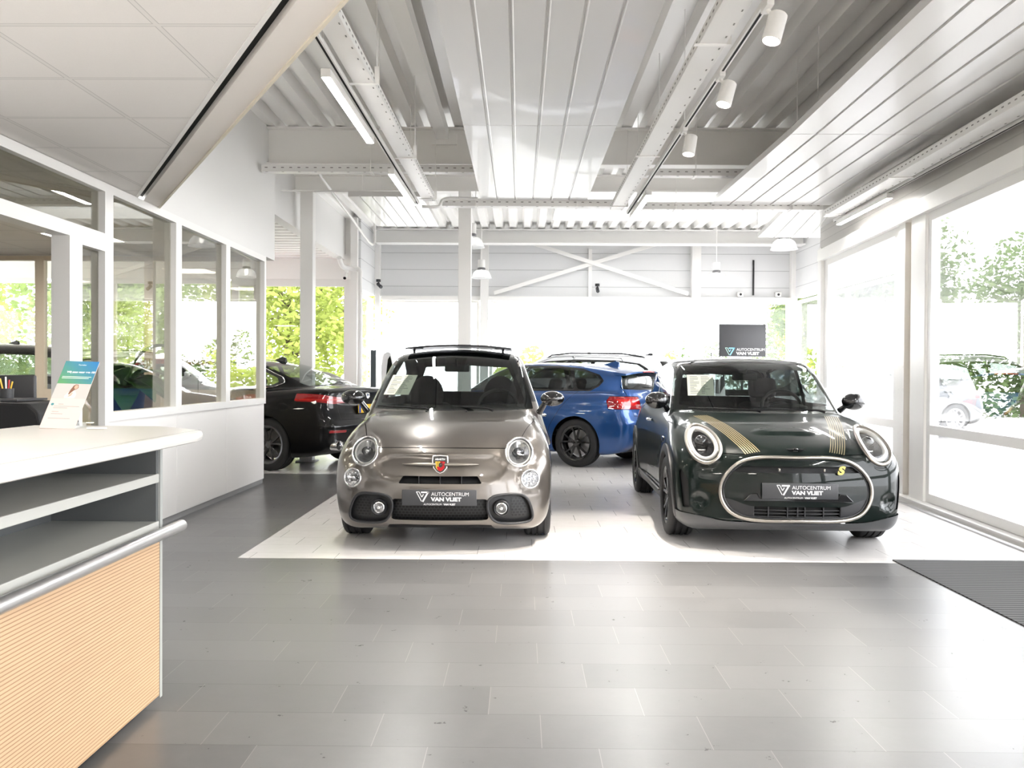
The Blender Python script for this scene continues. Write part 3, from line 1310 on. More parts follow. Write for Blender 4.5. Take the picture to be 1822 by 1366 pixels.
    m.prism([(.002 + .012 * math.cos(a), -.006 + .017 * math.sin(a)) for a in np.linspace(0, 2 * PI, 10, endpoint=False)], .007, .0078, Fm)
    m.tube([tuple(Fm @ Vector(q)) for q in ((.01, -.014, .0075), (.02, -.006, .0075), (.018, .008, .0075), (.008, .013, .0075))], .0022, 6)
    for a in (-.012, 0, .01):
        m.tube([tuple(Fm @ Vector(q)) for q in ((0, a, .0075), (-.016, a + .006, .0075), (-.022, a - .004, .0075))], .0014, 6)
    m.build('badge_scorpion', CM['gloss'], bd)
    txt('badge_lettering', 'ABARTH', .0185, CM['white'], bd, Fm @ Matrix.Translation((0, .029, .0058)), bold=.0006, depth=.0003)
    plate(root, -.012, .387, CM)
    m = MB()
    m.bb(-.006, .06, -.2, .2, .33, .42)
    m.build('plate_carrier', CM['dark'], root)
    # cabin
    cabin(root, 1.02, 3.3, .63, .93, CM['dark'], CM['cloth'], dash_z=.945, roof_z=1.40, zf=.34, round_top=True)
    price_sheet(root, (1.33, .455, 1.155), (.0, -.105, .0), (.085, -.028, .082), CM['sheet'], CM['ink'])
    wiper(root, [(.93, -.34, .957), (.95, -.30, .972), (1.0, -.05, .985), (1.04, .33, .985)], CM['dark'])
    wiper(root, [(.93, .18, .957), (.95, .2, .970), (.97, .4, .98), (1.02, .6, .985)], CM['dark'])
    for y in (-.13, .19):
        m = MB()
        m.rbox((.90, y, .95), (.03, .014, .012), .004, 2)
        m.build('washer_jet', CM['trim'], root, 40)
    wing_mirror(root, 1.14, .825, 1.05, CM['gloss'], CM['mirrorglass'], (.075, .098, .062), (1.2, .715, .93))
    put_wheels(root, wheel_meshes(.305, .205, (5, .18), .212, CM['blackrim'], CM['tyre'], CM['disc']), [(.75, .305), (3.05, .305)], .693)
    m = MB()
    m.bb(.35, 3.4, -.5, .5, .17, .24)
    m.build('underbody', CM['dark'], root)
    return root


def B_surface(B, pts, push):
    """a patch lying on the body's front at the outline pts (y, z), pushed back"""
    P = np.array(pts)
    lo, hi = P.min(0), P.max(0)
    n = 8
    Y, Z = np.meshgrid(np.linspace(lo[0], hi[0], n), np.linspace(lo[1], hi[1], n), indexing='ij')
    X = np.full(Y.size, -.1)
    Q = np.stack([X, Y.ravel(), Z.ravel()], 1)
    for _ in range(60):
        d = B.f(Q)
        Q[:, 0] += np.clip(d * .7, -.05, .05)
    V = Q + np.array([push, 0, 0])
    F = []
    for i in range(n - 1):
        for j in range(n - 1):
            a, b, c, d = i * n + j, (i + 1) * n + j, (i + 1) * n + j + 1, i * n + j + 1
            F += [(a, b, c), (a, c, d)]
    M = (V, np.array(F))
    g = poly_f(pts)
    M, _ = cut(M, lambda p: g(p[:, 1], p[:, 2]))
    return M


def honeycomb(name):
    if name in MAT:
        return MAT[name]
    m, nt, out = nodes(name)
    p = N(nt, 'ShaderNodeBsdfPrincipled')
    p.inputs['Roughness'].default_value = .4
    tc = N(nt, 'ShaderNodeTexCoord')
    sp = N(nt, 'ShaderNodeSeparateXYZ')
    nt.links.new(tc.outputs['Object'], sp.inputs[0])
    # rows of offset cells
    k = 1 / .026
    u = math_n(nt, 'MULTIPLY', sp.outputs['Y'], k)
    v = math_n(nt, 'MULTIPLY', sp.outputs['Z'], k * 1.3)
    row = math_n(nt, 'FLOOR', v)
    u2 = math_n(nt, 'ADD', u, math_n(nt, 'MULTIPLY', math_n(nt, 'MODULO', row, 2), .5))
    fu = math_n(nt, 'ABSOLUTE', math_n(nt, 'SUBTRACT', math_n(nt, 'FRACT', u2), .5))
    fv = math_n(nt, 'ABSOLUTE', math_n(nt, 'SUBTRACT', math_n(nt, 'FRACT', v), .5))
    d = math_n(nt, 'MAXIMUM', fu, fv)
    edge = math_n(nt, 'GREATER_THAN', d, .38)
    c = mix_rgb(nt, edge, (.002, .002, .002), (.02, .02, .021))
    nt.links.new(c, p.inputs['Base Color'])
    bp = N(nt, 'ShaderNodeBump')
    bp.inputs['Distance'].default_value = .01
    nt.links.new(edge, bp.inputs['Height'])
    nt.links.new(bp.outputs[0], p.inputs['Normal'])
    nt.links.new(p.outputs[0], out.inputs[0])
    MAT[name] = m
    return m
# ------------------------------------------------------------------ black green three-door with a big oval grille
def green_hatch(loc, rz, label):
    root = thing('hatchback_car', label, 'car', loc, rz)
    P = paint('black_green_paint', (.0025, .0065, .0052), 0, .35)

    def extra(r, x, y, z):
        ay = np.abs(y)
        # scoop on the bonnet
        d = np.hypot(y / .26, (x - .40) / .10)
        r = r - .016 * (1 - sstep(.55, 1.0, d)) * sstep(.6, .7, z)
        d = np.hypot(y / .20, (x - .335) / .022)
        r = r + .012 * (1 - sstep(.5, 1.0, d)) * sstep(.6, .7, z)
        # lamp lips
        d = np.hypot((ay - .612) / .118, (z - .745) / .135) * .135
        r = r - .012 * (1 - sstep(.12, .165, d)) * (1 - sstep(.5, .75, x))
        # corner hollows low in the bumper
        d = np.hypot((ay - .66) / .07, (z - .36) / .07)
        r = r + .025 * (1 - sstep(.4, 1.0, d)) * (1 - sstep(.4, .6, x))
        return r
    sp = dict(L=3.85, H=1.42, z0=.15,
              low=[(.07, .175), (.015, .22), (.0, .30), (.0, .42), (.008, .54), (.03, .63), (.07, .69), (.13, .735), (.22, .775), (.36, .825), (.6, .885), (.9, .93), (1.1, .95), (1.5, .975), (2.4, .99), (3.3, 1.0), (3.66, .98), (3.78, .88), (3.84, .7), (3.85, .5), (3.80, .3), (3.65, .22), (2.5, .19), (1.2, .175), (.5, .165)],
              top=[(.98, .83), (1.08, .93), (1.22, 1.05), (1.42, 1.205), (1.60, 1.325), (1.75, 1.378), (2.0, 1.408), (2.4, 1.414), (2.9, 1.395), (3.3, 1.36), (3.52, 1.315), (3.62, 1.2), (3.70, 1.02), (3.73, .85), (2.5, .75), (1.3, .75)],
              plan=[(-.1, .56), (0, .66), (.1, .735), (.25, .785), (.5, .815), (.78, .825), (1.2, .81), (2.2, .81), (2.9, .822), (3.3, .825), (3.6, .79), (3.78, .74), (3.9, .66)],
              sect=[(.05, .94), (.18, .965), (.3, .985), (.45, 1.0), (.6, .997), (.72, .982), (.84, .945), (.93, .905), (1.0, .875), (1.2, .85)],
              gw=[(.95, .69), (1.2, .71), (1.5, .705), (1.9, .715), (2.6, .718), (3.2, .695), (3.7, .62)],
              tumble=.22, zb=.96, tum2=.22, bow_f=.30, bow_r=.2, crown=.045, crown2=.10, bow2=.42, bow3=.3, kl=.11, kt=.06, ku=.02,
              bumps=[(.78, .4, .40, .3, .014), (3.27, .4, .42, .3, .02)], extra=extra)
    B = Body(sp, .025, root)
    ws = [(-.69, .958), (-.4, .947), (0, .944), (.4, .947), (.69, .958), (.675, 1.03), (.645, 1.15), (.605, 1.27), (.575, 1.325), (.53, 1.338), (.3, 1.352), (0, 1.358), (-.3, 1.352), (-.53, 1.338), (-.575, 1.325), (-.605, 1.27), (-.645, 1.15), (-.675, 1.03)]
    ins = B.take(front_f(ws, 0, 1.80))
    g = B.put('windscreen', ins, CM['glass'])
    band, _ = cut(ins, lambda p: -(poly_sd(p[:, 1], p[:, 2], np.array(ws)) + .045))
    B.put('windscreen_border', band, CM['gloss'], g, off=-.004)
    for sg in (1, -1):
        B.put('side_window', B.take(sided(side_f([(1.30, 1.0), (1.45, 1.12), (1.62, 1.245), (1.78, 1.31), (2.32, 1.335), (2.36, 1.0)], 0, .3), sg)), CM['glass'])
        B.put('quarter_window', B.take(sided(side_f([(2.42, 1.0), (2.38, 1.335), (2.9, 1.325), (3.28, 1.28), (3.36, 1.02)], 0, .3), sg)), CM['tint'])
        # black pillars between the panes
        pil = [(1.12, .985), (1.27, .985), (1.62, 1.235), (1.82, 1.325), (2.9, 1.34), (3.33, 1.29), (3.42, .99), (3.52, .99), (3.45, 1.32), (2.9, 1.365), (1.9, 1.365), (1.66, 1.325)]
        B.put('window_surround', B.take(sided(side_f(pil, 0, .3), sg)), CM['gloss'])
    B.put('rear_window', B.take(rear_f([(-.55, 1.02), (.55, 1.02), (.52, 1.25), (0, 1.275), (-.52, 1.25)], 0, 3.3)), CM['glass'])
    axles = [(.78, .31), (3.275, .31)]
    arch_cut(B, axles, .345, CM['dark'])
    # dark cladding round the arches, running into the sills and the bumper lip
    for (ax, az) in axles:
        for sg in (1, -1):
            fun = lambda p, ax=ax, az=az, sg=sg: np.maximum(np.maximum(np.hypot(p[:, 0] - ax, p[:, 2] - az) - .40, .5 - sg * p[:, 1]), .2 - p[:, 2])
            A = B.take(fun)
            V, F = A
            n = B.nrm(V)
            W = rim((V + n * .012, F), -n * .03)
            put('arch_cladding', (V + n * .012, F), CM['trim'], root, n)
            put('arch_cladding_edge', W, CM['trim'], root, None, 40)
    for sg in (1, -1):
        A = B.take(sided(lambda p: np.maximum(np.maximum(p[:, 2] - .285, np.abs(p[:, 0] - 2.03) - .84), .5 - np.abs(p[:, 1])), sg))
        B.put('sill_cladding', A, CM['trim'], off=.008)
        s = MB()
        pts = [(x, sg * (.808 + .012), .295) for x in np.linspace(1.2, 2.85, 12)]
        s.tube(pts, .008, 6)
        s.build('sill_strip', CM['satin'], root, 60)
    # lamps in wide rings
    round_lamp(B, .612, .745, .122, 'ring', CM['satin'], .013, ry=.110, depth=.08)
    # grille
    grl = [(0, .672), (.30, .664), (.42, .618), (.505, .52), (.525, .45), (.515, .37), (.46, .29), (.36, .248), (0, .24), (-.36, .248), (-.46, .29), (-.515, .37), (-.525, .45), (-.505, .52), (-.42, .618), (-.30, .664)]
    gpoly = crs(grl, 6, True)
    gf = lambda p: np.maximum(poly_sd(p[:, 1], p[:, 2], gpoly), p[:, 0] - .5)
    ins = B.take(gf)
    V, F = ins
    mb = MB()
    L = max(loops(ins), key=len)
    n = B.nrm(V)
    loop_tube(mb, V, L, .014, 10, n * .004)
    fr = mb.build('grille_frame', CM['satin'], root, 60)
    mb = MB()
    ctr = V[L].mean(0)
    Vs = ctr + (V - ctr) * np.array([1, .965, .945])
    Vs[:, 0] = V[:, 0]
    loop_tube(mb, Vs, L, .008, 8, -n * .006)
    mb.build('grille_inner_ring', CM['trim'], fr, 60)
    W = rim(ins, (.06, 0, 0))
    put('grille_wall', W, CM['dark'], fr, None, 40)
    rest = ins
    slit, rest = cut(rest, lambda p: np.maximum(np.abs(p[:, 2] - .592) - .022, np.abs(p[:, 1]) - .44))
    lowg, rest = cut(rest, lambda p: p[:, 2] - (.335 + .05 * sstep(.3, .5, np.abs(p[:, 1]))))
    put('grille_panel', (rest[0] + np.array([.008, 0, 0]), rest[1]), P, fr, B.nrm(rest[0]))
    put('grille_slot', (slit[0] + np.array([.03, 0, 0]), slit[1]), CM['dark'], fr, B.nrm(slit[0]))
    put('slot_surround', rim((slit[0] + np.array([.008, 0, 0]), slit[1]), (.025, 0, 0)), CM['gloss'], fr, None, 40)
    mesh_, cor = cut(lowg, lambda p: np.abs(p[:, 1]) - .30)
    for sg in (1, -1):
        c1, _ = cut(cor, lambda p: -sg * p[:, 1])
        put('lower_grille_corner', (c1[0] + np.array([.012, 0, 0]), c1[1]), CM['trim'], fr, B.nrm(c1[0]))
    put('lower_grille', (mesh_[0] + np.array([.05, 0, 0]), mesh_[1]), CM['dark'], fr, B.nrm(mesh_[0]))
    lf = MB()
    for z in (.262, .285, .308):
        lf.tube([(.03 + .28 * y * y, y, z) for y in np.linspace(-.3, .3, 9)], .004, 6)
    lf.build('grille_bars', CM['trim'], fr, 60)
    for y in (-.30, -.18, -.05, 0.0, .07, .2, .30):
        m = MB()
        m.bb(.022 + .28 * y * y, .05 + .28 * y * y, y - .004, y + .004, .243, .335)
        m.build('grille_fin', CM['trim'], fr)
    for y in (-.18, .13):
        m = MB()
        m.rbox((.025, y, .592), (.02, .012, .022), .003, 2)
        m.build('slot_clip', CM['satin'], fr, 40)
    # yellow S badge
    Fm = Matrix(((0, 0, -1, .028), (-1, 0, 0, -.292), (0, 1, 0, .565), (0, 0, 0, 1)))
    txt('badge_letter', 'S', .078, CM['lime'], fr, Fm @ Matrix(((1, .3, 0, 0), (0, 1, 0, 0), (0, 0, 1, 0), (0, 0, 0, 1))), bold=.004, depth=.004, xs=1.15)
    # plate on its carrier
    plate(root, -.028, .452, CM)
    m = MB()
    m.prism([(-.29, .375), (-.24, .375), (.24, .375), (.29, .375), (.38, .375), (.33, .425), (.285, .43), (.265, .395), (-.265, .395), (-.285, .43), (-.33, .425), (-.38, .375)], -.03, .008, Matrix(((0, 0, -1, .012), (-1, 0, 0, 0), (0, 1, 0, 0), (0, 0, 0, 1))))
    m.bb(-.018, .01, -.2, .2, .40, .50)
    m.build('plate_carrier', CM['gloss'], root, None, .004)
    # lips low on the bumper
    A = B.take(lambda p: np.maximum(p[:, 2] - (.225 + .035 * sstep(.45, .75, np.abs(p[:, 1]))), p[:, 0] - .52))
    B.put('bumper_lip', A, pbr('lip_grey', (.05, .052, .055), .4, .2), off=.01)
    for sg in (1, -1):
        # slats of the air curtain in the corner and the round hollow
        A = B.take(sided(front_f([(.725, .30), (.765, .30), (.79, .55), (.775, .57), (.735, .5)], 0, .7, True), sg))
        B.put('air_curtain', A, CM['dark'], off=-.01)
    # bonnet with stripes
    bon = lambda p: np.maximum(np.maximum(.688 + .02 * p[:, 1] ** 2 - p[:, 2], p[:, 0] - 1.055 - .3 * p[:, 1] ** 2), np.abs(p[:, 1]) - (.70 + .05 * sstep(.5, 1, p[:, 0])))
    ins = B.take(lambda p: bon(p) - .0025)
    ins, _ = cut(ins, lambda p: bon(p) + .0025)
    full = ins
    bo = B.put('bonnet', ins, P)
    for sg in (1, -1):
        for k in range(7):
            xs_ = np.linspace(.115, .99, 36)
            yc = sg * (.235 + k * .0165 + .24 * ((xs_ - .1) / .9) ** .8)
            rows = []
            for w_ in (-.0032, .0032):
                Q = np.stack([xs_, yc + w_, np.full(36, 1.1)], 1)
                for _ in range(40):
                    Q[:, 2] -= np.clip(B.f(Q) * .8, -.05, .05)
                rows.append(Q + unit(grad(B.f, Q)) * .0012)
            V_ = np.concatenate(rows)
            F_l = []
            for i in range(35):
                F_l += [(i, i + 1, 36 + i + 1), (i, 36 + i + 1, 36 + i)]
            put('bonnet_stripe', (V_, np.array(F_l)), CM['gold'], bo, unit(grad(B.f, V_)))
    B.panels.append(full)
    B.trench(lambda p: np.where((np.abs(p[:, 1]) > .56) & (p[:, 0] < .5), p[:, 2] - .585, 1.0))
    for sg in (1, -1):
        door = [(1.22, .30), (1.2, .8), (1.24, .98), (1.6, 1.27), (1.85, 1.37), (2.38, 1.37), (2.42, .9), (2.40, .5), (2.3, .30)]
        fun = sided(side_f(door, 0, .3), sg)
        B.panel('door', fun, P)
        handle(root, 2.2, sg, .79, .83, CM['chrome'], .16)
        # lamp-shaped side scuttle
        m = MB()
        m.rbox((1.13, sg * .795, .72), (.16, .02, .05), .008, 3)
        m.build('side_scuttle', CM['gloss'], root, 40)
    roof = lambda p: np.maximum(np.maximum(1.345 - .1 * p[:, 1] ** 2 - p[:, 2], 1.62 + .35 * p[:, 1] ** 2 - p[:, 0]), p[:, 0] - 3.6)
    B.panel('roof', roof, P, .003)
    for sg in (1, -1):
        B.put('tail_light', B.take(sided(rear_f([(.5, .66), (.76, .66), (.76, .93), (.5, .93)], 0, 3.4, True), sg)), CM['red'])
    B.finish(P, CM['dark'])
    # bonnet badge: small wings with a roundel
    Fb = Matrix.Translation((.098, 0, .722)) @ Matrix.Rotation(math.radians(-42), 4, 'Y') @ Matrix(((0, 0, -1, 0), (-1, 0, 0, 0), (0, 1, 0, 0), (0, 0, 0, 1)))
    m = MB()
    m.prism([(.022 * math.cos(a), .022 * math.sin(a)) for a in np.linspace(0, 2 * PI, 24, endpoint=False)], -.006, .005, Fb)
    for sg in (1, -1):
        w = [(sg * .015, -.014), (sg * .045, -.004), (sg * .066, .016), (sg * .04, .013), (sg * .015, .014)]
        m.prism(w if sg > 0 else w[::-1], -.006, .004, Fb)
    bd = m.build('bonnet_badge', CM['gloss'], root, None, .001)
    txt('badge_lettering', 'MINI', .015, CM['satin'], bd, Fb @ Matrix.Translation((0, -.005, .0055)), depth=.0004)
    cabin(root, 1.14, 3.5, .64, .95, CM['dark'], CM['cloth'], dash_z=.955, roof_z=1.34, zf=.36)
    price_sheet(root, (1.46, .44, 1.165), (.0, -.112, .0), (.075, -.006, .088), CM['sheet'], CM['ink'])
    wiper(root, [(1.04, .02, .955), (1.06, .05, .965), (1.1, .25, .975), (1.2, .58, .98)], CM['dark'])
    wiper(root, [(1.06, -.5, .955), (1.08, -.45, .97), (1.06, -.2, .975), (1.05, .1, .972)], CM['dark'])
    wing_mirror(root, 1.36, .825, 1.035, CM['gloss'], CM['mirrorglass'], (.075, .098, .072), (1.42, .73, .955))
    m = MB()
    m.tube([(3.35, 0, 1.36), (3.42, 0, 1.50)], .005, 6)
    m.build('roof_aerial', CM['dark'], root)
    put_wheels(root, wheel_meshes(.31, .205, (5, .2), .218, CM['blackrim'], CM['tyre'], CM['disc']), axles, .727)
    m = MB()
    m.bb(.35, 3.5, -.5, .5, .18, .26)
    m.build('underbody', CM['dark'], root)
    return root


# ------------------------------------------------------------------ blue five-door hatchback
def blue_hatch(loc, rz, label):
    root = thing('hatchback_car', label, 'car', loc, rz)
    P = paint('blue_metallic_paint', (.008, .065, .24), .5, .28)

    def extra(r, x, y, z):
        ay = np.abs(y)
        # two soft creases along the flank
        r = r + .008 * np.exp(-((z - .80 - .02 * (x - 2)) / .03) ** 2) * sstep(.6, .7, ay)
        r = r + .010 * np.exp(-((z - .40) / .07) ** 2) * sstep(.6, .7, ay) * sstep(1.2, 1.6, x) * (1 - sstep(2.8, 3.1, x))
        # step under the rear lamps
        r = r - .012 * sstep(4.1, 4.25, x) * np.exp(-((z - .62) / .06) ** 2)
        return r
    sp = dict(L=4.32, H=1.43, z0=.17,
              low=[(.10, .2), (.02, .3), (.0, .45), (.02, .58), (.08, .68), (.3, .77), (.7, .86), (1.1, .93), (1.4, .965), (2.4, .995), (3.4, 1.02), (3.95, 1.02), (4.14, .985), (4.22, .90), (4.25, .78), (4.31, .62), (4.32, .48), (4.27, .32), (4.12, .22), (3.0, .2), (1.2, .2)],
              top=[(1.1, .85), (1.25, .96), (1.55, 1.14), (1.9, 1.31), (2.2, 1.395), (2.55, 1.42), (3.0, 1.415), (3.5, 1.385), (3.85, 1.335), (4.02, 1.30), (4.07, 1.27), (4.12, 1.13), (4.19, .98), (4.19, .85), (2.5, .75), (1.5, .75)],
              plan=[(-.1, .6), (0, .68), (.15, .78), (.4, .845), (.77, .87), (1.3, .862), (2.3, .865), (3.0, .872), (3.46, .88), (3.9, .855), (4.15, .80), (4.3, .72), (4.4, .62)],
              sect=[(.05, .93), (.2, .955), (.35, .985), (.5, .998), (.65, 1.0), (.78, .985), (.88, .955), (.97, .91), (1.05, .87), (1.2, .84)],
              gw=[(1.1, .66), (1.5, .70), (2.0, .715), (2.8, .715), (3.5, .69), (4.0, .63), (4.2, .58)],
              tumble=.30, zb=1.0, tum2=.15, bow_f=.25, bow_r=.2, crown=.03, crown2=.10, bow2=.3, bow3=.18, kl=.09, kt=.07, ku=.035,
              bumps=[(.77, .35, .42, .3, .012), (3.46, .35, .45, .32, .018)], extra=extra)
    B = Body(sp, .028, root)
    B.put('windscreen', B.take(front_f([(-.62, 1.0), (.62, 1.0), (.55, 1.25), (.5, 1.36), (0, 1.38), (-.5, 1.36), (-.55, 1.25)], 0, 2.3)), CM['glass'])
    for sg in (1, -1):
        frame = [(1.42, 1.0), (1.72, 1.19), (2.05, 1.325), (2.4, 1.375), (3.0, 1.372), (3.4, 1.335), (3.68, 1.25), (3.76, 1.17), (3.70, 1.09), (3.58, 1.025), (2.6, 1.015)]
        pane1 = [(1.62, 1.04), (1.78, 1.185), (2.08, 1.305), (2.42, 1.35), (2.42, 1.045)]
        pane2 = [(2.50, 1.045), (2.50, 1.352), (3.0, 1.348), (3.22, 1.33), (3.34, 1.05)]
        pane3 = [(3.39, 1.052), (3.28, 1.322), (3.5, 1.285), (3.66, 1.23), (3.715, 1.17), (3.665, 1.105), (3.56, 1.055)]
        for nm, pn in (('front_door_window', pane1), ('rear_door_window', pane2), ('quarter_window', pane3)):
            B.put(nm, B.take(sided(side_f(pn, 0, .3), sg)), CM['tint'])
        B.put('window_surround', B.take(sided(side_f(frame, 0, .3), sg)), CM['gloss'])
    rw = [(-.60, 1.055), (-.3, 1.045), (.3, 1.045), (.60, 1.055), (.565, 1.18), (.53, 1.262), (0, 1.275), (-.53, 1.262), (-.565, 1.18)]
    B.put('rear_window', B.take(rear_f(rw, 0, 3.8)), CM['tint'])
    axles = [(.77, .325), (3.46, .325)]
    arch_cut(B, axles, .365, CM['dark'])
    for sg in (1, -1):
        tl = lambda p, sg=sg: np.maximum(np.maximum(np.abs(p[:, 2] - .875 - .02 * (np.abs(p[:, 1]) - .6)) - .085, .40 - sg * p[:, 1]), 3.90 + .35 * np.abs(p[:, 2] - .9) - p[:, 0])
        A = B.take(lambda p: tl(p) - .003)
        A, _ = cut(A, lambda p: tl(p) + .003)
        core, edge = cut(A, lambda p: np.maximum(np.abs(p[:, 2] - .885) - .045, np.abs(sg * p[:, 1] - .62) - .15))
        o = B.put('tail_light', edge, CM['red'])
        B.put('light_guide', core, CM['redglow'], o, off=-.003)
    # tailgate, bumper, doors
    B.panel('tailgate', lambda p: np.maximum(np.maximum(.70 - p[:, 2], np.abs(p[:, 1]) - .60), np.maximum(4.0 - p[:, 0], p[:, 2] - 1.31)), P)
    A = B.take(lambda p: np.maximum(np.maximum(p[:, 2] - .30, 4.0 - p[:, 0]), np.abs(p[:, 1]) - .6))
    B.put('diffuser', A, CM['trim'])
    for sg in (1, -1):
        d1 = [(1.32, .28), (1.3, .95), (1.7, 1.22), (2.06, 1.36), (2.43, 1.40), (2.48, .9), (2.46, .28)]
        d2 = [(2.50, .28), (2.5, 1.40), (3.1, 1.392), (3.42, 1.35), (3.4, 1.0), (3.22, .8), (3.06, .55), (2.98, .28)]
        B.panel('front_door', sided(side_f(d1, 0, .3), sg), P)
        B.panel('rear_door', sided(side_f(d2, 0, .3), sg), P)
        handle(root, 3.15, sg, .845, .925, P, .2)
        handle(root, 2.25, sg, .845, .915, P, .2)
    B.trench(lambda p: np.where((p[:, 0] > 3.85), p[:, 2] - (.70 - .25 * (4.2 - np.minimum(p[:, 0], 4.2))), 1.0))
    B.finish(P, CM['dark'])
    # roof spoiler with high brake light
    m = MB()
    v, f = [], []
    n = 14
    for j in range(n + 1):
        y = -.56 + 1.12 * j / n
        c = 1.318 - .14 * y * y
        xo = -.25 * y * y
        v += [(3.95 + xo, y, c + .012), (4.14 + xo, y, c - .012), (4.14 + xo, y, c - .034), (3.98 + xo, y, c - .04)]
    for j in range(n):
        for k in range(4):
            f.append((4 * j + k, 4 * j + (k + 1) % 4, 4 * j + 4 + (k + 1) % 4, 4 * j + 4 + k))
    f += [(0, 1, 2, 3), (4 * n + 3, 4 * n + 2, 4 * n + 1, 4 * n)]
    m.add(v, f)
    sp_ = m.build('roof_spoiler', P, root, 40)
    m = MB()
    m.tube([(4.143 - .25 * y * y, y, 1.295 - .14 * y * y) for y in np.linspace(-.17, .17, 9)], .009, 6)
    m.build('brake_light', CM['redglow'], sp_, 60)
    # fin aerial
    m = MB()
    v = [(3.42, -.03, 1.385), (3.42, .03, 1.385), (3.68, -.03, 1.36), (3.68, .03, 1.36), (3.63, -.006, 1.445), (3.63, .006, 1.445), (3.68, -.006, 1.43), (3.68, .006, 1.43)]
    m.add(v, [(0, 4, 5, 1), (0, 2, 6, 4), (1, 5, 7, 3), (4, 6, 7, 5), (2, 3, 7, 6)])
    m.build('fin_aerial', P, root, 50)
    wiper(root, [(4.20, 0, 1.05), (4.21, -.03, 1.07), (4.21, -.35, 1.085)], CM['dark'])
    m = MB()
    m.rbox((4.325, 0, .60), (.012, .52, .11), .004, 2)
    m.build('number_plate', CM['plate'], root, 30)
    wing_mirror(root, 1.62, .93, 1.03, P, CM['mirrorglass'], (.07, .1, .065), (1.66, .82, .97))
    cabin(root, 1.35, 3.9, .66, .97, CM['dark'], CM['cloth'], roof_z=1.38)
    put_wheels(root, wheel_meshes(.325, .225, (5, .21), .235, CM['blackrim'], CM['tyre'], CM['disc']), axles, .76)
    m = MB()
    m.bb(.35, 4.0, -.55, .55, .19, .27)
    m.build('underbody', CM['dark'], root)
    return root


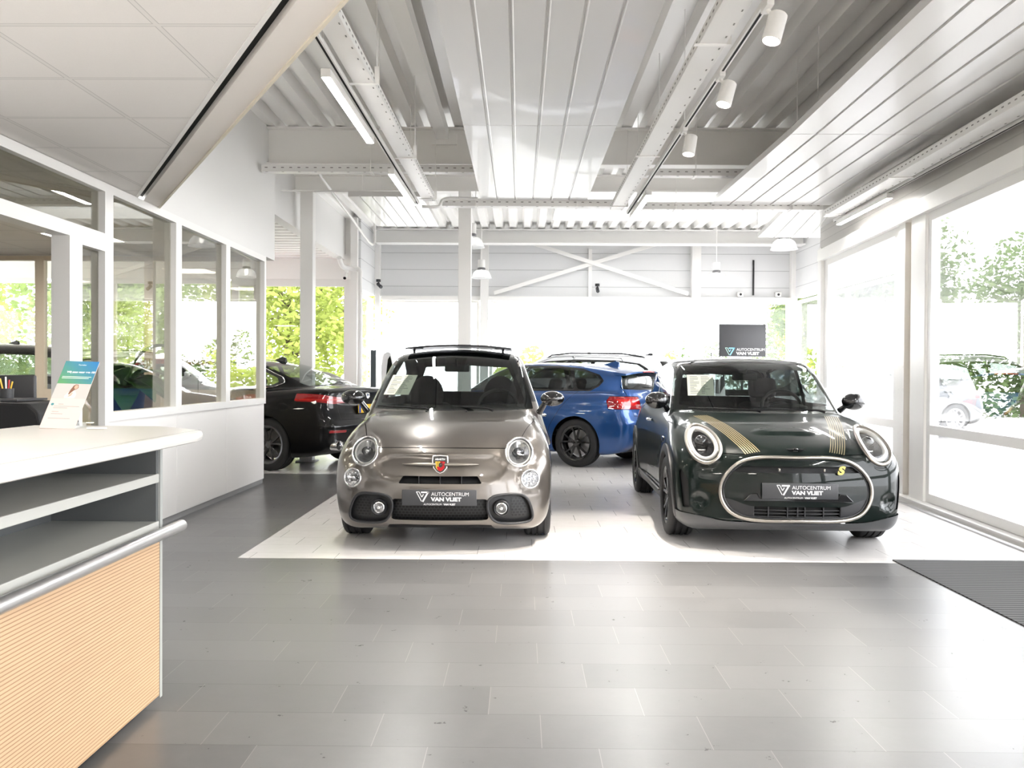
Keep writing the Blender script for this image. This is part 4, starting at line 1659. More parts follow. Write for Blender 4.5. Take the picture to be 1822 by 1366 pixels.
# ------------------------------------------------------------------ black saloon
def black_saloon(loc, rz, label):
    root = thing('saloon_car', label, 'car', loc, rz)
    P = paint('black_paint', (.004, .004, .0045), 0, .35)

    def extra(r, x, y, z):
        ay = np.abs(y)
        r = r + .012 * np.exp(-((z - .46) / .09) ** 2) * sstep(.6, .75, ay) * sstep(1.3, 1.7, x) * (1 - sstep(2.9, 3.2, x))
        # lip of the boot
        r = r - .012 * sstep(4.35, 4.5, x) * np.exp(-((z - 1.02) / .03) ** 2)
        r = r - .014 * sstep(4.3, 4.5, x) * np.exp(-((z - .58) / .05) ** 2)
        return r
    sp = dict(L=4.64, H=1.45, z0=.17,
              low=[(.10, .2), (.02, .3), (.0, .48), (.06, .62), (.25, .74), (.7, .85), (1.2, .92), (1.6, .955), (2.5, .99), (3.4, 1.03), (3.9, 1.06), (4.25, 1.07), (4.45, 1.06), (4.52, 1.02), (4.54, .92), (4.57, .78), (4.63, .62), (4.64, .48), (4.58, .32), (4.4, .23), (3.0, .2), (1.2, .2)],
              top=[(1.25, .85), (1.42, .95), (1.75, 1.14), (2.1, 1.315), (2.4, 1.405), (2.75, 1.438), (3.1, 1.42), (3.5, 1.33), (3.85, 1.20), (4.1, 1.10), (4.25, 1.03), (4.3, .9), (2.5, .75), (1.6, .75)],
              plan=[(-.1, .58), (0, .66), (.15, .78), (.4, .87), (.83, .91), (1.4, .90), (2.5, .90), (3.2, .915), (3.65, .93), (4.1, .90), (4.4, .84), (4.58, .76), (4.7, .64)],
              sect=[(.05, .93), (.2, .955), (.35, .985), (.5, .998), (.66, 1.0), (.8, .985), (.92, .945), (1.0, .90), (1.08, .86), (1.2, .83)],
              gw=[(1.2, .68), (1.7, .73), (2.2, .745), (2.9, .74), (3.5, .70), (4.0, .63), (4.3, .56)],
              tumble=.36, zb=1.0, tum2=.2, bow_f=.28, bow_r=.16, crown=.04, crown2=.10, bow2=.3, bow3=.2, kl=.09, kt=.08, ku=.05,
              bumps=[(.83, .4, .45, .32, .012), (3.65, .42, .5, .35, .025)], extra=extra)
    B = Body(sp, .028, root)
    B.put('windscreen', B.take(front_f([(-.66, .985), (.66, .985), (.58, 1.22), (.5, 1.36), (0, 1.385), (-.5, 1.36), (-.58, 1.22)], 0, 2.5)), CM['glass'])
    for sg in (1, -1):
        frame = [(1.60, 1.0), (1.95, 1.195), (2.25, 1.325), (2.6, 1.382), (3.0, 1.37), (3.35, 1.30), (3.66, 1.185), (3.72, 1.12), (3.55, 1.06), (2.7, 1.03)]
        pane1 = [(1.78, 1.04), (2.0, 1.185), (2.28, 1.305), (2.58, 1.355), (2.60, 1.055)]
        pane2 = [(2.68, 1.058), (2.66, 1.36), (3.0, 1.345), (3.33, 1.275), (3.58, 1.185), (3.62, 1.13), (3.5, 1.085)]
        for nm, pn in (('front_door_window', pane1), ('rear_door_window', pane2)):
            B.put(nm, B.take(sided(side_f(pn, 0, .3), sg)), CM['glass'])
        ins = B.take(sided(side_f(frame, 0, .3), sg))
        o = B.put('window_surround', ins, CM['gloss'])
        mb = MB()
        V = ins[0]
        L = max(loops(ins), key=lambda l: np.ptp(V[l][:, 0]))
        loop_tube(mb, V, L, .007, 6, B.nrm(V) * .004)
        mb.build('window_chrome', CM['chrome'], o, 60)
    # rear screen: cut from above on the sloping back
    rs = crs([(3.02, -.0), (3.10, -.36), (3.30, -.50), (3.75, -.545), (4.02, -.52), (4.10, 0), (4.02, .52), (3.75, .545), (3.30, .50), (3.10, .36)], 4, True)
    B.put('rear_window', B.take(lambda p: np.maximum(poly_sd(p[:, 0], p[:, 1], rs), 1.06 - p[:, 2])), CM['glass'])
    axles = [(.83, .335), (3.65, .335)]
    arch_cut(B, axles, .372, CM['dark'])
    for sg in (1, -1):
        tl = lambda p, sg=sg: np.maximum(np.maximum(np.abs(p[:, 2] - (.905 + .04 * sstep(.6, .9, np.abs(p[:, 1])))) - (.030 + .022 * sstep(.3, .8, np.abs(p[:, 1]))), .36 - sg * p[:, 1]), 4.05 - p[:, 0])
        A = B.take(tl)
        o = B.put('tail_light', A, CM['red'])
        core, _ = cut(A, lambda p: np.abs(p[:, 2] - .915) - .010)
        B.put('light_guide', core, CM['redglow'], o, off=.001)
        A = B.take(sided(rear_f([(.52, .50), (.78, .50), (.78, .535), (.52, .53)], 0, 4.2, True), sg))
        B.put('bumper_reflector', A, CM['red'])
    B.panel('boot_lid', lambda p: np.maximum(np.maximum(.66 - p[:, 2], np.abs(p[:, 1]) - (.58 + .1 * sstep(.9, 1.0, p[:, 2]))), np.maximum(4.12 - p[:, 0], p[:, 2] - 1.2)), P)
    A = B.take(lambda p: np.maximum(np.maximum(p[:, 2] - .38, 4.1 - p[:, 0]), np.abs(p[:, 1]) - .62))
    B.put('diffuser', A, CM['trim'])
    for sg in (1, -1):
        d1 = [(1.45, .28), (1.42, .93), (1.9, 1.22), (2.26, 1.37), (2.6, 1.41), (2.64, .28)]
        d2 = [(2.66, .28), (2.64, 1.41), (3.05, 1.395), (3.4, 1.31), (3.6, 1.21), (3.52, .95), (3.35, .75), (3.22, .5), (3.16, .28)]
        B.panel('front_door', sided(side_f(d1, 0, .3), sg), P)
        B.panel('rear_door', sided(side_f(d2, 0, .3), sg), P)
        handle(root, 3.3, sg, .88, .93, P, .2)
        handle(root, 2.42, sg, .875, .91, P, .2)
        # tail pipe
        m = MB()
        Mt = Matrix.Translation((4.55, sg * .66, .34)) @ Matrix.Rotation(PI / 2, 4, 'Y')
        m.lathe([(.05, -.12), (.052, .04), (.058, .05), (.062, .04), (.062, -.12)], 28, Mt)
        m.v = [(q[0], sg * .66 + (q[1] - sg * .66) * 1.3, q[2]) for q in m.v]
        m.build('tail_pipe', CM['chrome'], root, 50)
    B.finish(P, CM['dark'])
    m = MB()
    v = [(3.0, -.035, 1.41), (3.0, .035, 1.41), (3.22, -.03, 1.385), (3.22, .03, 1.385), (3.17, -.01, 1.475), (3.17, .01, 1.475), (3.22, -.008, 1.455), (3.22, .008, 1.455)]
    m.add(v, [(0, 4, 5, 1), (0, 2, 6, 4), (1, 5, 7, 3), (4, 6, 7, 5), (2, 3, 7, 6)])
    m.build('fin_aerial', CM['gloss'], root, 50)
    # plate with a blue band
    m = MB()
    m.rbox((4.60, 0, .79), (.012, .52, .11), .004, 2)
    o = m.build('number_plate', CM['plateyellow'], root, 30)
    m = MB()
    m.bb(4.606, 4.6072, .215, .255, .738, .842)
    m.v = [(q[0], -q[1], q[2]) for q in m.v]
    m.f = [q[::-1] for q in m.f]
    m.build('plate_band', CM['navy'], o)
    # round badge on the boot
    m = MB()
    Mt = Matrix.Translation((4.565, 0, .955)) @ Matrix.Rotation(PI / 2, 4, 'Y')
    m.lathe([(0, .004), (.03, .004), (.034, .008), (.038, .006), (.04, -.02)], 28, Mt)
    m.build('boot_badge', CM['chrome'], root, 50)
    wing_mirror(root, 1.78, .98, 1.04, CM['gloss'], CM['mirrorglass'], (.07, .1, .065), (1.82, .86, .98))
    cabin(root, 1.55, 3.7, .68, .97, CM['dark'], CM['cloth'], roof_z=1.40)
    put_wheels(root, wheel_meshes(.335, .235, (5, .22), .245, pbr('grey_alloy', (.22, .22, .23), .3, .9), CM['tyre'], CM['disc']), axles, .80)
    m = MB()
    m.bb(.35, 4.2, -.55, .55, .19, .27)
    m.build('underbody', CM['dark'], root)
    return root


# ------------------------------------------------------------------ simpler cars further off
def plain_car(name, loc, rz, label, P, L=4.3, W=1.78, H=1.5, kind='hatch', rails=False, h=.04, rim_col=None, group=None):
    root = thing(name, label, 'car', loc, rz, group)
    s = L / 4.3
    u = H / 1.5
    if kind == 'suv':
        top = [(1.0, .9), (1.15, 1.02), (1.45, 1.25), (1.75, 1.42), (2.1, 1.49), (2.8, 1.50), (3.5, 1.48), (3.95, 1.44), (4.08, 1.35), (4.18, 1.1), (4.2, .9), (2.5, .8)]
        belt = 1.06
    else:
        top = [(1.05, .85), (1.2, .97), (1.5, 1.18), (1.85, 1.38), (2.15, 1.47), (2.6, 1.50), (3.2, 1.48), (3.7, 1.41), (4.0, 1.33), (4.12, 1.15), (4.18, .95), (4.18, .85), (2.5, .75)]
        belt = 1.0
    low = [(.08, .22), (.01, .32), (.0, .5), (.03, .62), (.1, .72), (.3, .80), (.7, .89), (1.15, .96), (1.5, belt - .03), (2.4, belt), (3.4, belt + .02), (4.0, belt + .01), (4.2, belt - .08), (4.26, .75), (4.3, .55), (4.25, .35), (4.1, .24), (3, .22), (1.2, .22)]
    sc_ = lambda q: [(x * s, z * u) for x, z in q]
    w = W / 2
    sp = dict(L=L, H=H, z0=.18, low=sc_(low), top=sc_(top),
              plan=[(-.1, w - .28), (0, w - .2), (.15 * s, w - .09), (.4 * s, w - .03), (.8 * s, w), (2.2 * s, w - .01), (3.4 * s, w), (3.9 * s, w - .03), (4.15 * s, w - .09), (4.3 * s, w - .17), (4.45 * s, w - .27)],
              sect=[(.05, .93), (.2, .96), (.4, .99), (.6, 1), (.8, .985), (.92, .95), (1.05, .9), (1.2, .86)],
              gw=[(1.0 * s, w - .20), (1.6 * s, w - .16), (2.8 * s, w - .16), (3.6 * s, w - .19), (4.2 * s, w - .28)],
              tumble=.32, zb=belt * u, bow_f=.28, bow_r=.2, crown=.035, crown2=.08, bow2=.3, bow3=.2, kl=.1, kt=.08, ku=.03,
              bumps=[(.8 * s, .38, .42, .3, .012), (3.42 * s, .38, .45, .3, .015)])
    B = Body(sp, h, root)
    b = belt * u
    zt = H - .09
    B.put('windscreen', B.take(front_f([(-w + .27, b + .01), (w - .27, b + .01), (w - .36, zt - .04), (0, zt), (-w + .36, zt - .04)], 0, 2.1 * s)), CM['glass'])
    for sg in (1, -1):
        fr = [(1.45 * s, b + .035), (1.7 * s, b + .035 + (zt - b) * .62), (1.98 * s, zt - .05), (2.5 * s, zt - .02), (3.2 * s, zt - .035), (3.62 * s, zt - .09), (3.78 * s, b + .2), (3.6 * s, b + .05)]
        p1 = [(1.6 * s, b + .05), (1.76 * s, b + .035 + (zt - b) * .6), (2.02 * s, zt - .07), (2.42 * s, zt - .045), (2.42 * s, b + .05)]
        p2 = [(2.5 * s, b + .05), (2.5 * s, zt - .045), (3.2 * s, zt - .06), (3.58 * s, zt - .11), (3.7 * s, b + .2), (3.56 * s, b + .07)]
        for nm, q in (('front_door_window', p1), ('rear_door_window', p2)):
            B.put(nm, B.take(sided(side_f(q, 0, .3), sg)), CM['glass'])
        B.put('window_surround', B.take(sided(side_f(fr, 0, .3), sg)), CM['gloss'])
    B.put('rear_window', B.take(rear_f([(-w + .28, b + .05), (w - .28, b + .05), (w - .36, zt - .05), (-w + .36, zt - .05)], 0, 3.6 * s)), CM['glass'])
    axles = [(.8 * s, .32), (3.42 * s, .32)]
    arch_cut(B, axles, .36, CM['dark'])
    for sg in (1, -1):
        B.put('headlight', B.take(sided(front_f([(w - .52, .64 * u), (w - .1, .70 * u), (w - .06, .82 * u), (w - .2, .80 * u), (w - .5, .72 * u)], 0, .8, True), sg)), CM['reflector'])
        B.put('tail_light', B.take(sided(rear_f([(w - .42, .8 * u), (w - .04, .78 * u), (w - .04, .96 * u), (w - .4, .94 * u)], 0, 3.9 * s, True), sg)), CM['red'])
        B.panel('front_door', sided(side_f([(1.35 * s, .3), (1.35 * s, b), (1.75 * s, zt - .1), (2.1 * s, zt + .02), (2.46 * s, zt + .03), (2.46 * s, .3)], 0, .3), sg), P, .004)
        B.panel('rear_door', sided(side_f([(2.48 * s, .3), (2.48 * s, zt + .03), (3.3 * s, zt), (3.45 * s, b + .1), (3.2 * s, .75), (3.0 * s, .3)], 0, .3), sg), P, .004)
        handle(root, 2.3 * s, sg, w - .03, b - .09, P, .18)
        handle(root, 3.25 * s, sg, w - .03, b - .08, P, .18)
    ins, o = recess(B, front_f([(-.4, .56 * u), (.4, .56 * u), (.42, .66 * u), (-.42, .66 * u)], 0, .5), .03, 'front_grille', CM['dark'], CM['gloss'])
    ins, o = recess(B, front_f([(-.55, .27 * u), (.55, .27 * u), (.5, .42 * u), (-.5, .42 * u)], 0, .5), .03, 'lower_grille', CM['dark'], CM['gloss'])
    A = B.take(lambda p: np.maximum(p[:, 2] - .3, .5 - np.abs(p[:, 1])))
    B.put('sill_cladding', A, CM['trim'])
    B.panel('bonnet', lambda p: np.maximum(np.maximum(.74 * u - p[:, 2], p[:, 0] - 1.12 * s - .3 * p[:, 1] ** 2), np.abs(p[:, 1]) - w + .16), P, .004)
    B.finish(P, CM['dark'])
    if rails:
        for sg in (1, -1):
            m = MB()
            y = w - .32
            m.tube([(1.95 * s, sg * y, H - .10), (2.05 * s, sg * y, H - .035), (2.4 * s, sg * y, H), (3.3 * s, sg * (y - .02), H - .01), (3.65 * s, sg * (y - .03), H - .06), (3.72 * s, sg * (y - .03), H - .11)], .014, 8)
            m.build('roof_rail', CM['trim'], root, 60)
    m = MB()
    v = [(3.5 * s, -.03, H - .05), (3.5 * s, .03, H - .05), (3.72 * s, -.03, H - .08), (3.72 * s, .03, H - .08), (3.68 * s, -.006, H + .015), (3.68 * s, .006, H + .015), (3.72 * s, -.006, H), (3.72 * s, .006, H)]
    m.add(v, [(0, 4, 5, 1), (0, 2, 6, 4), (1, 5, 7, 3), (4, 6, 7, 5), (2, 3, 7, 6)])
    m.build('fin_aerial', CM['trim'], root, 50)
    wing_mirror(root, 1.55 * s, w + .06, b + .05, P, CM['mirrorglass'], (.07, .1, .065), (1.6 * s, w - .06, b - .02))
    cabin(root, 1.3 * s, 3.8 * s, w - .2, b - .04, CM['dark'], CM['cloth'], roof_z=zt)
    put_wheels(root, wheel_meshes(.32, .215, (5, .2), .225, pbr('silver_alloy', (.5, .5, .51), .3, .9), CM['tyre'], CM['disc']), axles, w - .115)
    m = MB()
    m.bb(.35, 3.9 * s, -.5, .5, .2, .28)
    m.build('underbody', CM['dark'], root)
    return root
# ------------------------------------------------------------------ materials of the place
def tile_mat(name, c1, c2, joint_x, joint_y, rough, rnoise=.1):
    m, nt, out = nodes(name)
    p = N(nt, 'ShaderNodeBsdfPrincipled')
    tc = N(nt, 'ShaderNodeTexCoord')
    sp = N(nt, 'ShaderNodeSeparateXYZ')
    nt.links.new(tc.outputs['Object'], sp.inputs[0])
    D_, W_ = .2868, .5736
    v = math_n(nt, 'DIVIDE', math_n(nt, 'SUBTRACT', 5.796, sp.outputs['Y']), D_)
    row = math_n(nt, 'FLOOR', v)
    fv = math_n(nt, 'SUBTRACT', v, row)
    u = math_n(nt, 'DIVIDE', math_n(nt, 'SUBTRACT', math_n(nt, 'SUBTRACT', sp.outputs['X'], -.490), math_n(nt, 'MULTIPLY', row, .1905)), W_)
    colu = math_n(nt, 'FLOOR', u)
    fu = math_n(nt, 'SUBTRACT', u, colu)
    du = math_n(nt, 'MULTIPLY', math_n(nt, 'MINIMUM', fu, math_n(nt, 'SUBTRACT', 1.0, fu)), W_)
    dv = math_n(nt, 'MULTIPLY', math_n(nt, 'MINIMUM', fv, math_n(nt, 'SUBTRACT', 1.0, fv)), D_)
    ju = math_n(nt, 'LESS_THAN', du, .0014)
    jv = math_n(nt, 'LESS_THAN', dv, .0016)
    cv = N(nt, 'ShaderNodeCombineXYZ')
    nt.links.new(row, cv.inputs[0])
    nt.links.new(colu, cv.inputs[1])
    wn = N(nt, 'ShaderNodeTexWhiteNoise')
    nt.links.new(cv.outputs[0], wn.inputs['Vector'])
    nz = N(nt, 'ShaderNodeTexNoise')
    nz.inputs['Scale'].default_value = 9
    nz.inputs['Detail'].default_value = 8
    nz.inputs['Roughness'].default_value = .7
    nt.links.new(tc.outputs['Object'], nz.inputs['Vector'])
    f = math_n(nt, 'ADD', math_n(nt, 'MULTIPLY', wn.outputs['Value'], .35), math_n(nt, 'MULTIPLY', nz.outputs['Fac'], .65))
    c = mix_rgb(nt, f, c1, c2)
    c = mix_rgb(nt, jv, c, joint_y)
    c = mix_rgb(nt, ju, c, joint_x)
    nt.links.new(c, p.inputs['Base Color'])
    r = math_n(nt, 'ADD', math_n(nt, 'MULTIPLY', nz.outputs['Fac'], rnoise), rough - rnoise / 2)
    nt.links.new(r, p.inputs['Roughness'])
    b = N(nt, 'ShaderNodeBump')
    b.inputs['Strength'].default_value = .6
    b.inputs['Distance'].default_value = .002
    nt.links.new(math_n(nt, 'SUBTRACT', math_n(nt, 'MULTIPLY', nz.outputs['Fac'], .12), math_n(nt, 'MAXIMUM', ju, jv)), b.inputs['Height'])
    nt.links.new(b.outputs[0], p.inputs['Normal'])
    nt.links.new(p.outputs[0], out.inputs[0])
    return m


def stripes_mat(name, axis, pitch, c1, c2, rough=.6, duty=.5, bump=.004, metal=0., noise=0.):
    """bands across one axis, with relief"""
    m, nt, out = nodes(name)
    p = N(nt, 'ShaderNodeBsdfPrincipled')
    p.inputs['Roughness'].default_value = rough
    p.inputs['Metallic'].default_value = metal
    tc = N(nt, 'ShaderNodeTexCoord')
    sp = N(nt, 'ShaderNodeSeparateXYZ')
    nt.links.new(tc.outputs['Object'], sp.inputs[0])
    f = math_n(nt, 'FRACT', math_n(nt, 'DIVIDE', sp.outputs[axis], pitch))
    on = math_n(nt, 'GREATER_THAN', f, duty)
    c = mix_rgb(nt, on, c1, c2)
    if noise:
        nz = N(nt, 'ShaderNodeTexNoise')
        nz.inputs['Scale'].default_value = 35
        nz.inputs['Detail'].default_value = 6
        mp = N(nt, 'ShaderNodeMapping')
        mp.inputs['Scale'].default_value = (1, .12, 1)
        nt.links.new(tc.outputs['Object'], mp.inputs[0])
        nt.links.new(mp.outputs[0], nz.inputs['Vector'])
        c = mix_rgb(nt, math_n(nt, 'MULTIPLY', nz.outputs['Fac'], noise), c, tuple(q * .5 for q in c1))
    nt.links.new(c, p.inputs['Base Color'])
    b = N(nt, 'ShaderNodeBump')
    b.inputs['Distance'].default_value = bump
    b.inputs['Strength'].default_value = .7
    nt.links.new(math_n(nt, 'SUBTRACT', 1.0, on), b.inputs['Height'])
    nt.links.new(b.outputs[0], p.inputs['Normal'])
    nt.links.new(p.outputs[0], out.inputs[0])
    MAT[name] = m
    return m


def grid_mat(name, base, line, px, py, ox, oy, w, rough=.85):
    m, nt, out = nodes(name)
    p = N(nt, 'ShaderNodeBsdfPrincipled')
    p.inputs['Roughness'].default_value = rough
    tc = N(nt, 'ShaderNodeTexCoord')
    sp = N(nt, 'ShaderNodeSeparateXYZ')
    nt.links.new(tc.outputs['Object'], sp.inputs[0])
    res = []
    for ax, pitch, o, ww in (('X', px, ox, w), ('Y', py, oy, w)):
        f = math_n(nt, 'FRACT', math_n(nt, 'DIVIDE', math_n(nt, 'SUBTRACT', sp.outputs[ax], o), pitch))
        d = math_n(nt, 'MULTIPLY', math_n(nt, 'MINIMUM', f, math_n(nt, 'SUBTRACT', 1.0, f)), pitch)
        res.append(d)
    dm = math_n(nt, 'MINIMUM', res[0], res[1])
    on = math_n(nt, 'LESS_THAN', dm, w / 2)
    edge = math_n(nt, 'MULTIPLY', math_n(nt, 'LESS_THAN', dm, w / 2 + .004), math_n(nt, 'SUBTRACT', 1.0, on))
    nz = N(nt, 'ShaderNodeTexNoise')
    nz.inputs['Scale'].default_value = 160
    nz.inputs['Detail'].default_value = 2
    nt.links.new(tc.outputs['Object'], nz.inputs['Vector'])
    c = mix_rgb(nt, math_n(nt, 'MULTIPLY', nz.outputs['Fac'], .25), base, tuple(q * .8 for q in base))
    c = mix_rgb(nt, on, c, line)
    c = mix_rgb(nt, math_n(nt, 'MULTIPLY', edge, .6), c, tuple(q * .45 for q in base))
    nt.links.new(c, p.inputs['Base Color'])
    nt.links.new(p.outputs[0], out.inputs[0])
    MAT[name] = m
    return m


M_DARK = tile_mat('dark_stone_tile', (.080, .079, .079), (.150, .148, .147), (.20, .19, .18), (.062, .06, .059), .29)
M_WHITE = tile_mat('pale_stone_tile', (.66, .635, .615), (.74, .72, .705), (.18, .165, .15), (.5, .475, .45), .24)
M_WALL = pbr('white_wall_paint', (.74, .735, .72), .6)
M_PANEL = pbr('white_partition_panel', (.82, .80, .78), .5)
M_FRAME = pbr('white_frame', (.80, .79, .77), .38)
M_CREAM = pbr('cream_frame', (.70, .61, .49), .5)
M_STEEL = pbr('painted_steel', (.88, .87, .845), .5)
M_DECK = pbr('galvanised_deck', (.90, .89, .87), .34, .1)
M_TRAY = pbr('white_cable_tray', (.74, .73, .71), .4)
M_RAD = pbr('radiant_panel_paint', (.62, .61, .595), .3, 0, .2)
M_CLAD = stripes_mat('white_cladding', 'Z', .334, (.68, .685, .69), (.44, .445, .45), .5, .965, .006)
M_CLADG = stripes_mat('grey_cladding', 'Z', .12, (.52, .505, .48), (.42, .41, .39), .5, .9, .006)
M_CEIL = grid_mat('mineral_ceiling_tile', (.80, .775, .75), (.74, .72, .695), .655, .609, -1.394, 3.956, .02)
M_ALU = pbr('brushed_aluminium', (.62, .62, .62), .3, .9)
M_GAP = pbr('black_gap', (.004, .004, .004), .9)
M_GLASSW = glass('window_pane', (.94, .942, .95), .9)
M_GLASSF = glass('front_pane', (.93, .935, .945), 2.0)
M_GLASSP = glass('partition_pane', (.76, .755, .70), 1.5)
M_MAT = stripes_mat('ribbed_mat', 'Y', .045, (.085, .085, .085), (.022, .022, .022), .9, .62, .006)
M_LIGHT = pbr('strip_diffuser', (.9, .9, .9), .5, emit=(1, .985, .965), estr=50)
M_SPOTL = pbr('spot_lens', (.9, .9, .9), .5, emit=(1, .90, .78), estr=12)

# ------------------------------------------------------------------ floors
fl = MB()
for x0, x1, y0, y1 in ((-13, 7, 1.6, 5.90), (-13, -1.905, 5.90, 10.86)):
    fl.bb(x0, x1, y0, y1, -.12, 0)
struct(fl, 'floor', M_DARK)
fl = MB()
for x0, x1, y0, y1 in ((-1.905, 7, 5.90, 10.86), (-13, 7, 10.86, 18), (-13, 7, -5, 1.6)):  # unseen pale tiles around the camera are added to bounce light upward
    fl.bb(x0, x1, y0, y1, -.12, 0)
struct(fl, 'floor', M_WHITE)
mt = MB()
mt.bb(2.53, 3.62, .6, 5.985, 0, .006)
tag(mt.build('entrance_mat', M_MAT), 'dark grey ribbed entrance mat lying beside the right-hand windows', 'mat')

# ------------------------------------------------------------------ ribbed roof deck
ZD = 4.05
dk = MB()


def deck_strip(mb, xa, xb, ya, yb, pitch=.27, z=ZD, d=.10):
    n = int(round((xb - xa) / pitch))
    pr = []
    for i in range(n):
        x = xa + i * pitch
        pr += [(x, z), (x + .12, z), (x + .155, z + d), (x + .235, z + d)]
    pr.append((xa + n * pitch, z))
    v = [(x, ya, zz) for x, zz in pr] + [(x, yb, zz) for x, zz in pr]
    m = len(pr)
    mb.add(v, [(i, i + 1, m + i + 1, m + i) for i in range(m - 1)])
    return xa + n * pitch


SK = (.58, 3.01, 13.4, 15.9)
deck_strip(dk, -3.20, .58, -4.6, 17.7)
deck_strip(dk, .58, 3.01, -4.6, SK[2])
deck_strip(dk, .58, 3.01, SK[3], 17.7)
deck_strip(dk, 3.01, 5.71, -4.6, 17.7)
struct(dk, 'ceiling', M_DECK)
rf = MB()
for x0, x1, y0, y1 in ((-3.3, .53, -4.7, 18), (.53, 3.06, -4.7, SK[2] - .05), (.53, 3.06, SK[3] + .05, 18), (3.06, 5.8, -4.7, 18)):
    rf.bb(x0, x1, y0, y1, ZD + .105, ZD + .3)
struct(rf, 'roof', M_STEEL)
ks = MB()
x0, x1, y0, y1 = SK
for q in ((x0, x1, y0 - .03, y0), (x0, x1, y1, y1 + .03), (x0 - .03, x0, y0, y1), (x1, x1 + .03, y0, y1)):
    ks.bb(*q, ZD - .02, ZD + .2)
sk = struct(ks, 'window_9', M_WALL)
sk['label'] = 'bright rooflight in the ribbed deck'
pn = MB()
pn.add([(x0, y0, ZD + .16), (x1, y0, ZD + .16), (x1, y1, ZD + .16), (x0, y1, ZD + .16)], [(0, 1, 2, 3)])
pn.build('pane', glass('opal_rooflight', (.55, .55, .54), 1.0), sk)


def i_beam(mb, a, b, h, w, tf=.018, tw=.012):
    """I section from a to b, a and b at the middle of the underside"""
    a, b = Vector(a), Vector(b)
    mb.bar(a + Vector((0, 0, tf / 2)), b + Vector((0, 0, tf / 2)), w, tf)
    mb.bar(a + Vector((0, 0, h - tf / 2)), b + Vector((0, 0, h - tf / 2)), w, tf)
    mb.bar(a + Vector((0, 0, h / 2)), b + Vector((0, 0, h / 2)), tw, h - 2 * tf)
    return mb


b = i_beam(MB(), (-2.93, 10.05, 3.62), (5.6, 10.05, 3.62), .42, .18)
struct(b, 'roof_beam', M_STEEL)
b = i_beam(MB(), (-3.2, 12.40, 3.80), (5.6, 12.40, 3.80), .24, .2)
struct(b, 'roof_beam', M_STEEL)
b = i_beam(MB(), (-2.8, 16.95, 3.75), (5.4, 16.95, 3.75), .27, .3)
struct(b, 'roof_beam', M_WALL)
# rail under the deck that ends in a plate on the front beam
b = MB()
b.bar((-.90, -4, 3.95), (-.90, 9.95, 3.95), .13, .13)
b.bb(-1.02, -.74, 9.92, 9.955, 3.83, 3.95)
struct(b, 'roof_beam', M_STEEL)

for x, lab in ((-3.02, 'square white steel column beside the black saloon'), (-.80, 'square white steel column rising behind the bronze hatchback')):
    b = MB()
    b.bb(x - .09, x + .09, 12.31, 12.49, 0, 3.80)
    b.bb(x - .14, x + .14, 12.27, 12.53, 0, .02)
    struct(b, 'column', M_STEEL if x > -1 else M_FRAME, bevel=.008, label=lab)

# ------------------------------------------------------------------ far wall
YB = 17.62
w = MB()
w.bb(-2.95, 5.5, YB, YB + .2, 2.80, 4.3)
struct(w, 'wall_back', M_CLAD)
w = MB()
w.bb(-2.95, 5.5, YB, YB + .2, 0, .35)
struct(w, 'wall_back', M_WALL)
w = MB()
w.bb(5.42, 5.62, 12.2, YB, 2.80, 4.3)
w.bb(5.42, 5.62, 12.2, YB, 0, .35)
struct(w, 'wall_right', M_CLAD)
w = MB()
w.bb(-3.1, -2.92, 15.95, YB, 2.80, 4.3)
w.bb(-3.1, -2.92, 15.95, YB, 0, .35)
struct(w, 'wall_left', M_CLAD)
for i, (x, ww) in enumerate(((-2.87, .10), (-.74, .16), (3.46, .18), (5.40, .12))):
    c = MB()
    c.bb(x - ww / 2, x + ww / 2, YB - .16, YB, 0, 4.05)
    struct(c, 'column', M_FRAME, bevel=.004)
c = MB()
c.bb(1.33, 1.40, YB - .06, YB, 2.80, 3.75)
c.bb(-.66, 3.37, YB - .10, YB, 2.72, 2.80)
c.bb(-2.8, -.82, YB - .10, YB, 2.72, 2.80)
c.bb(3.55, 5.34, YB - .10, YB, 2.72, 2.80)
struct(c, 'trim_1', M_FRAME)
for a, bb_ in (((-.55, 2.86), (3.1, 3.98)), ((-.2, 3.98), (3.3, 2.86))):
    c = MB()
    y = YB - .10 - (.04 if a[0] > -.4 else 0)
    c.bar((a[0], y, a[1]), (bb_[0], y, bb_[1]), .03, .075)
    o = struct(c, 'brace', M_FRAME)

WN = [0]


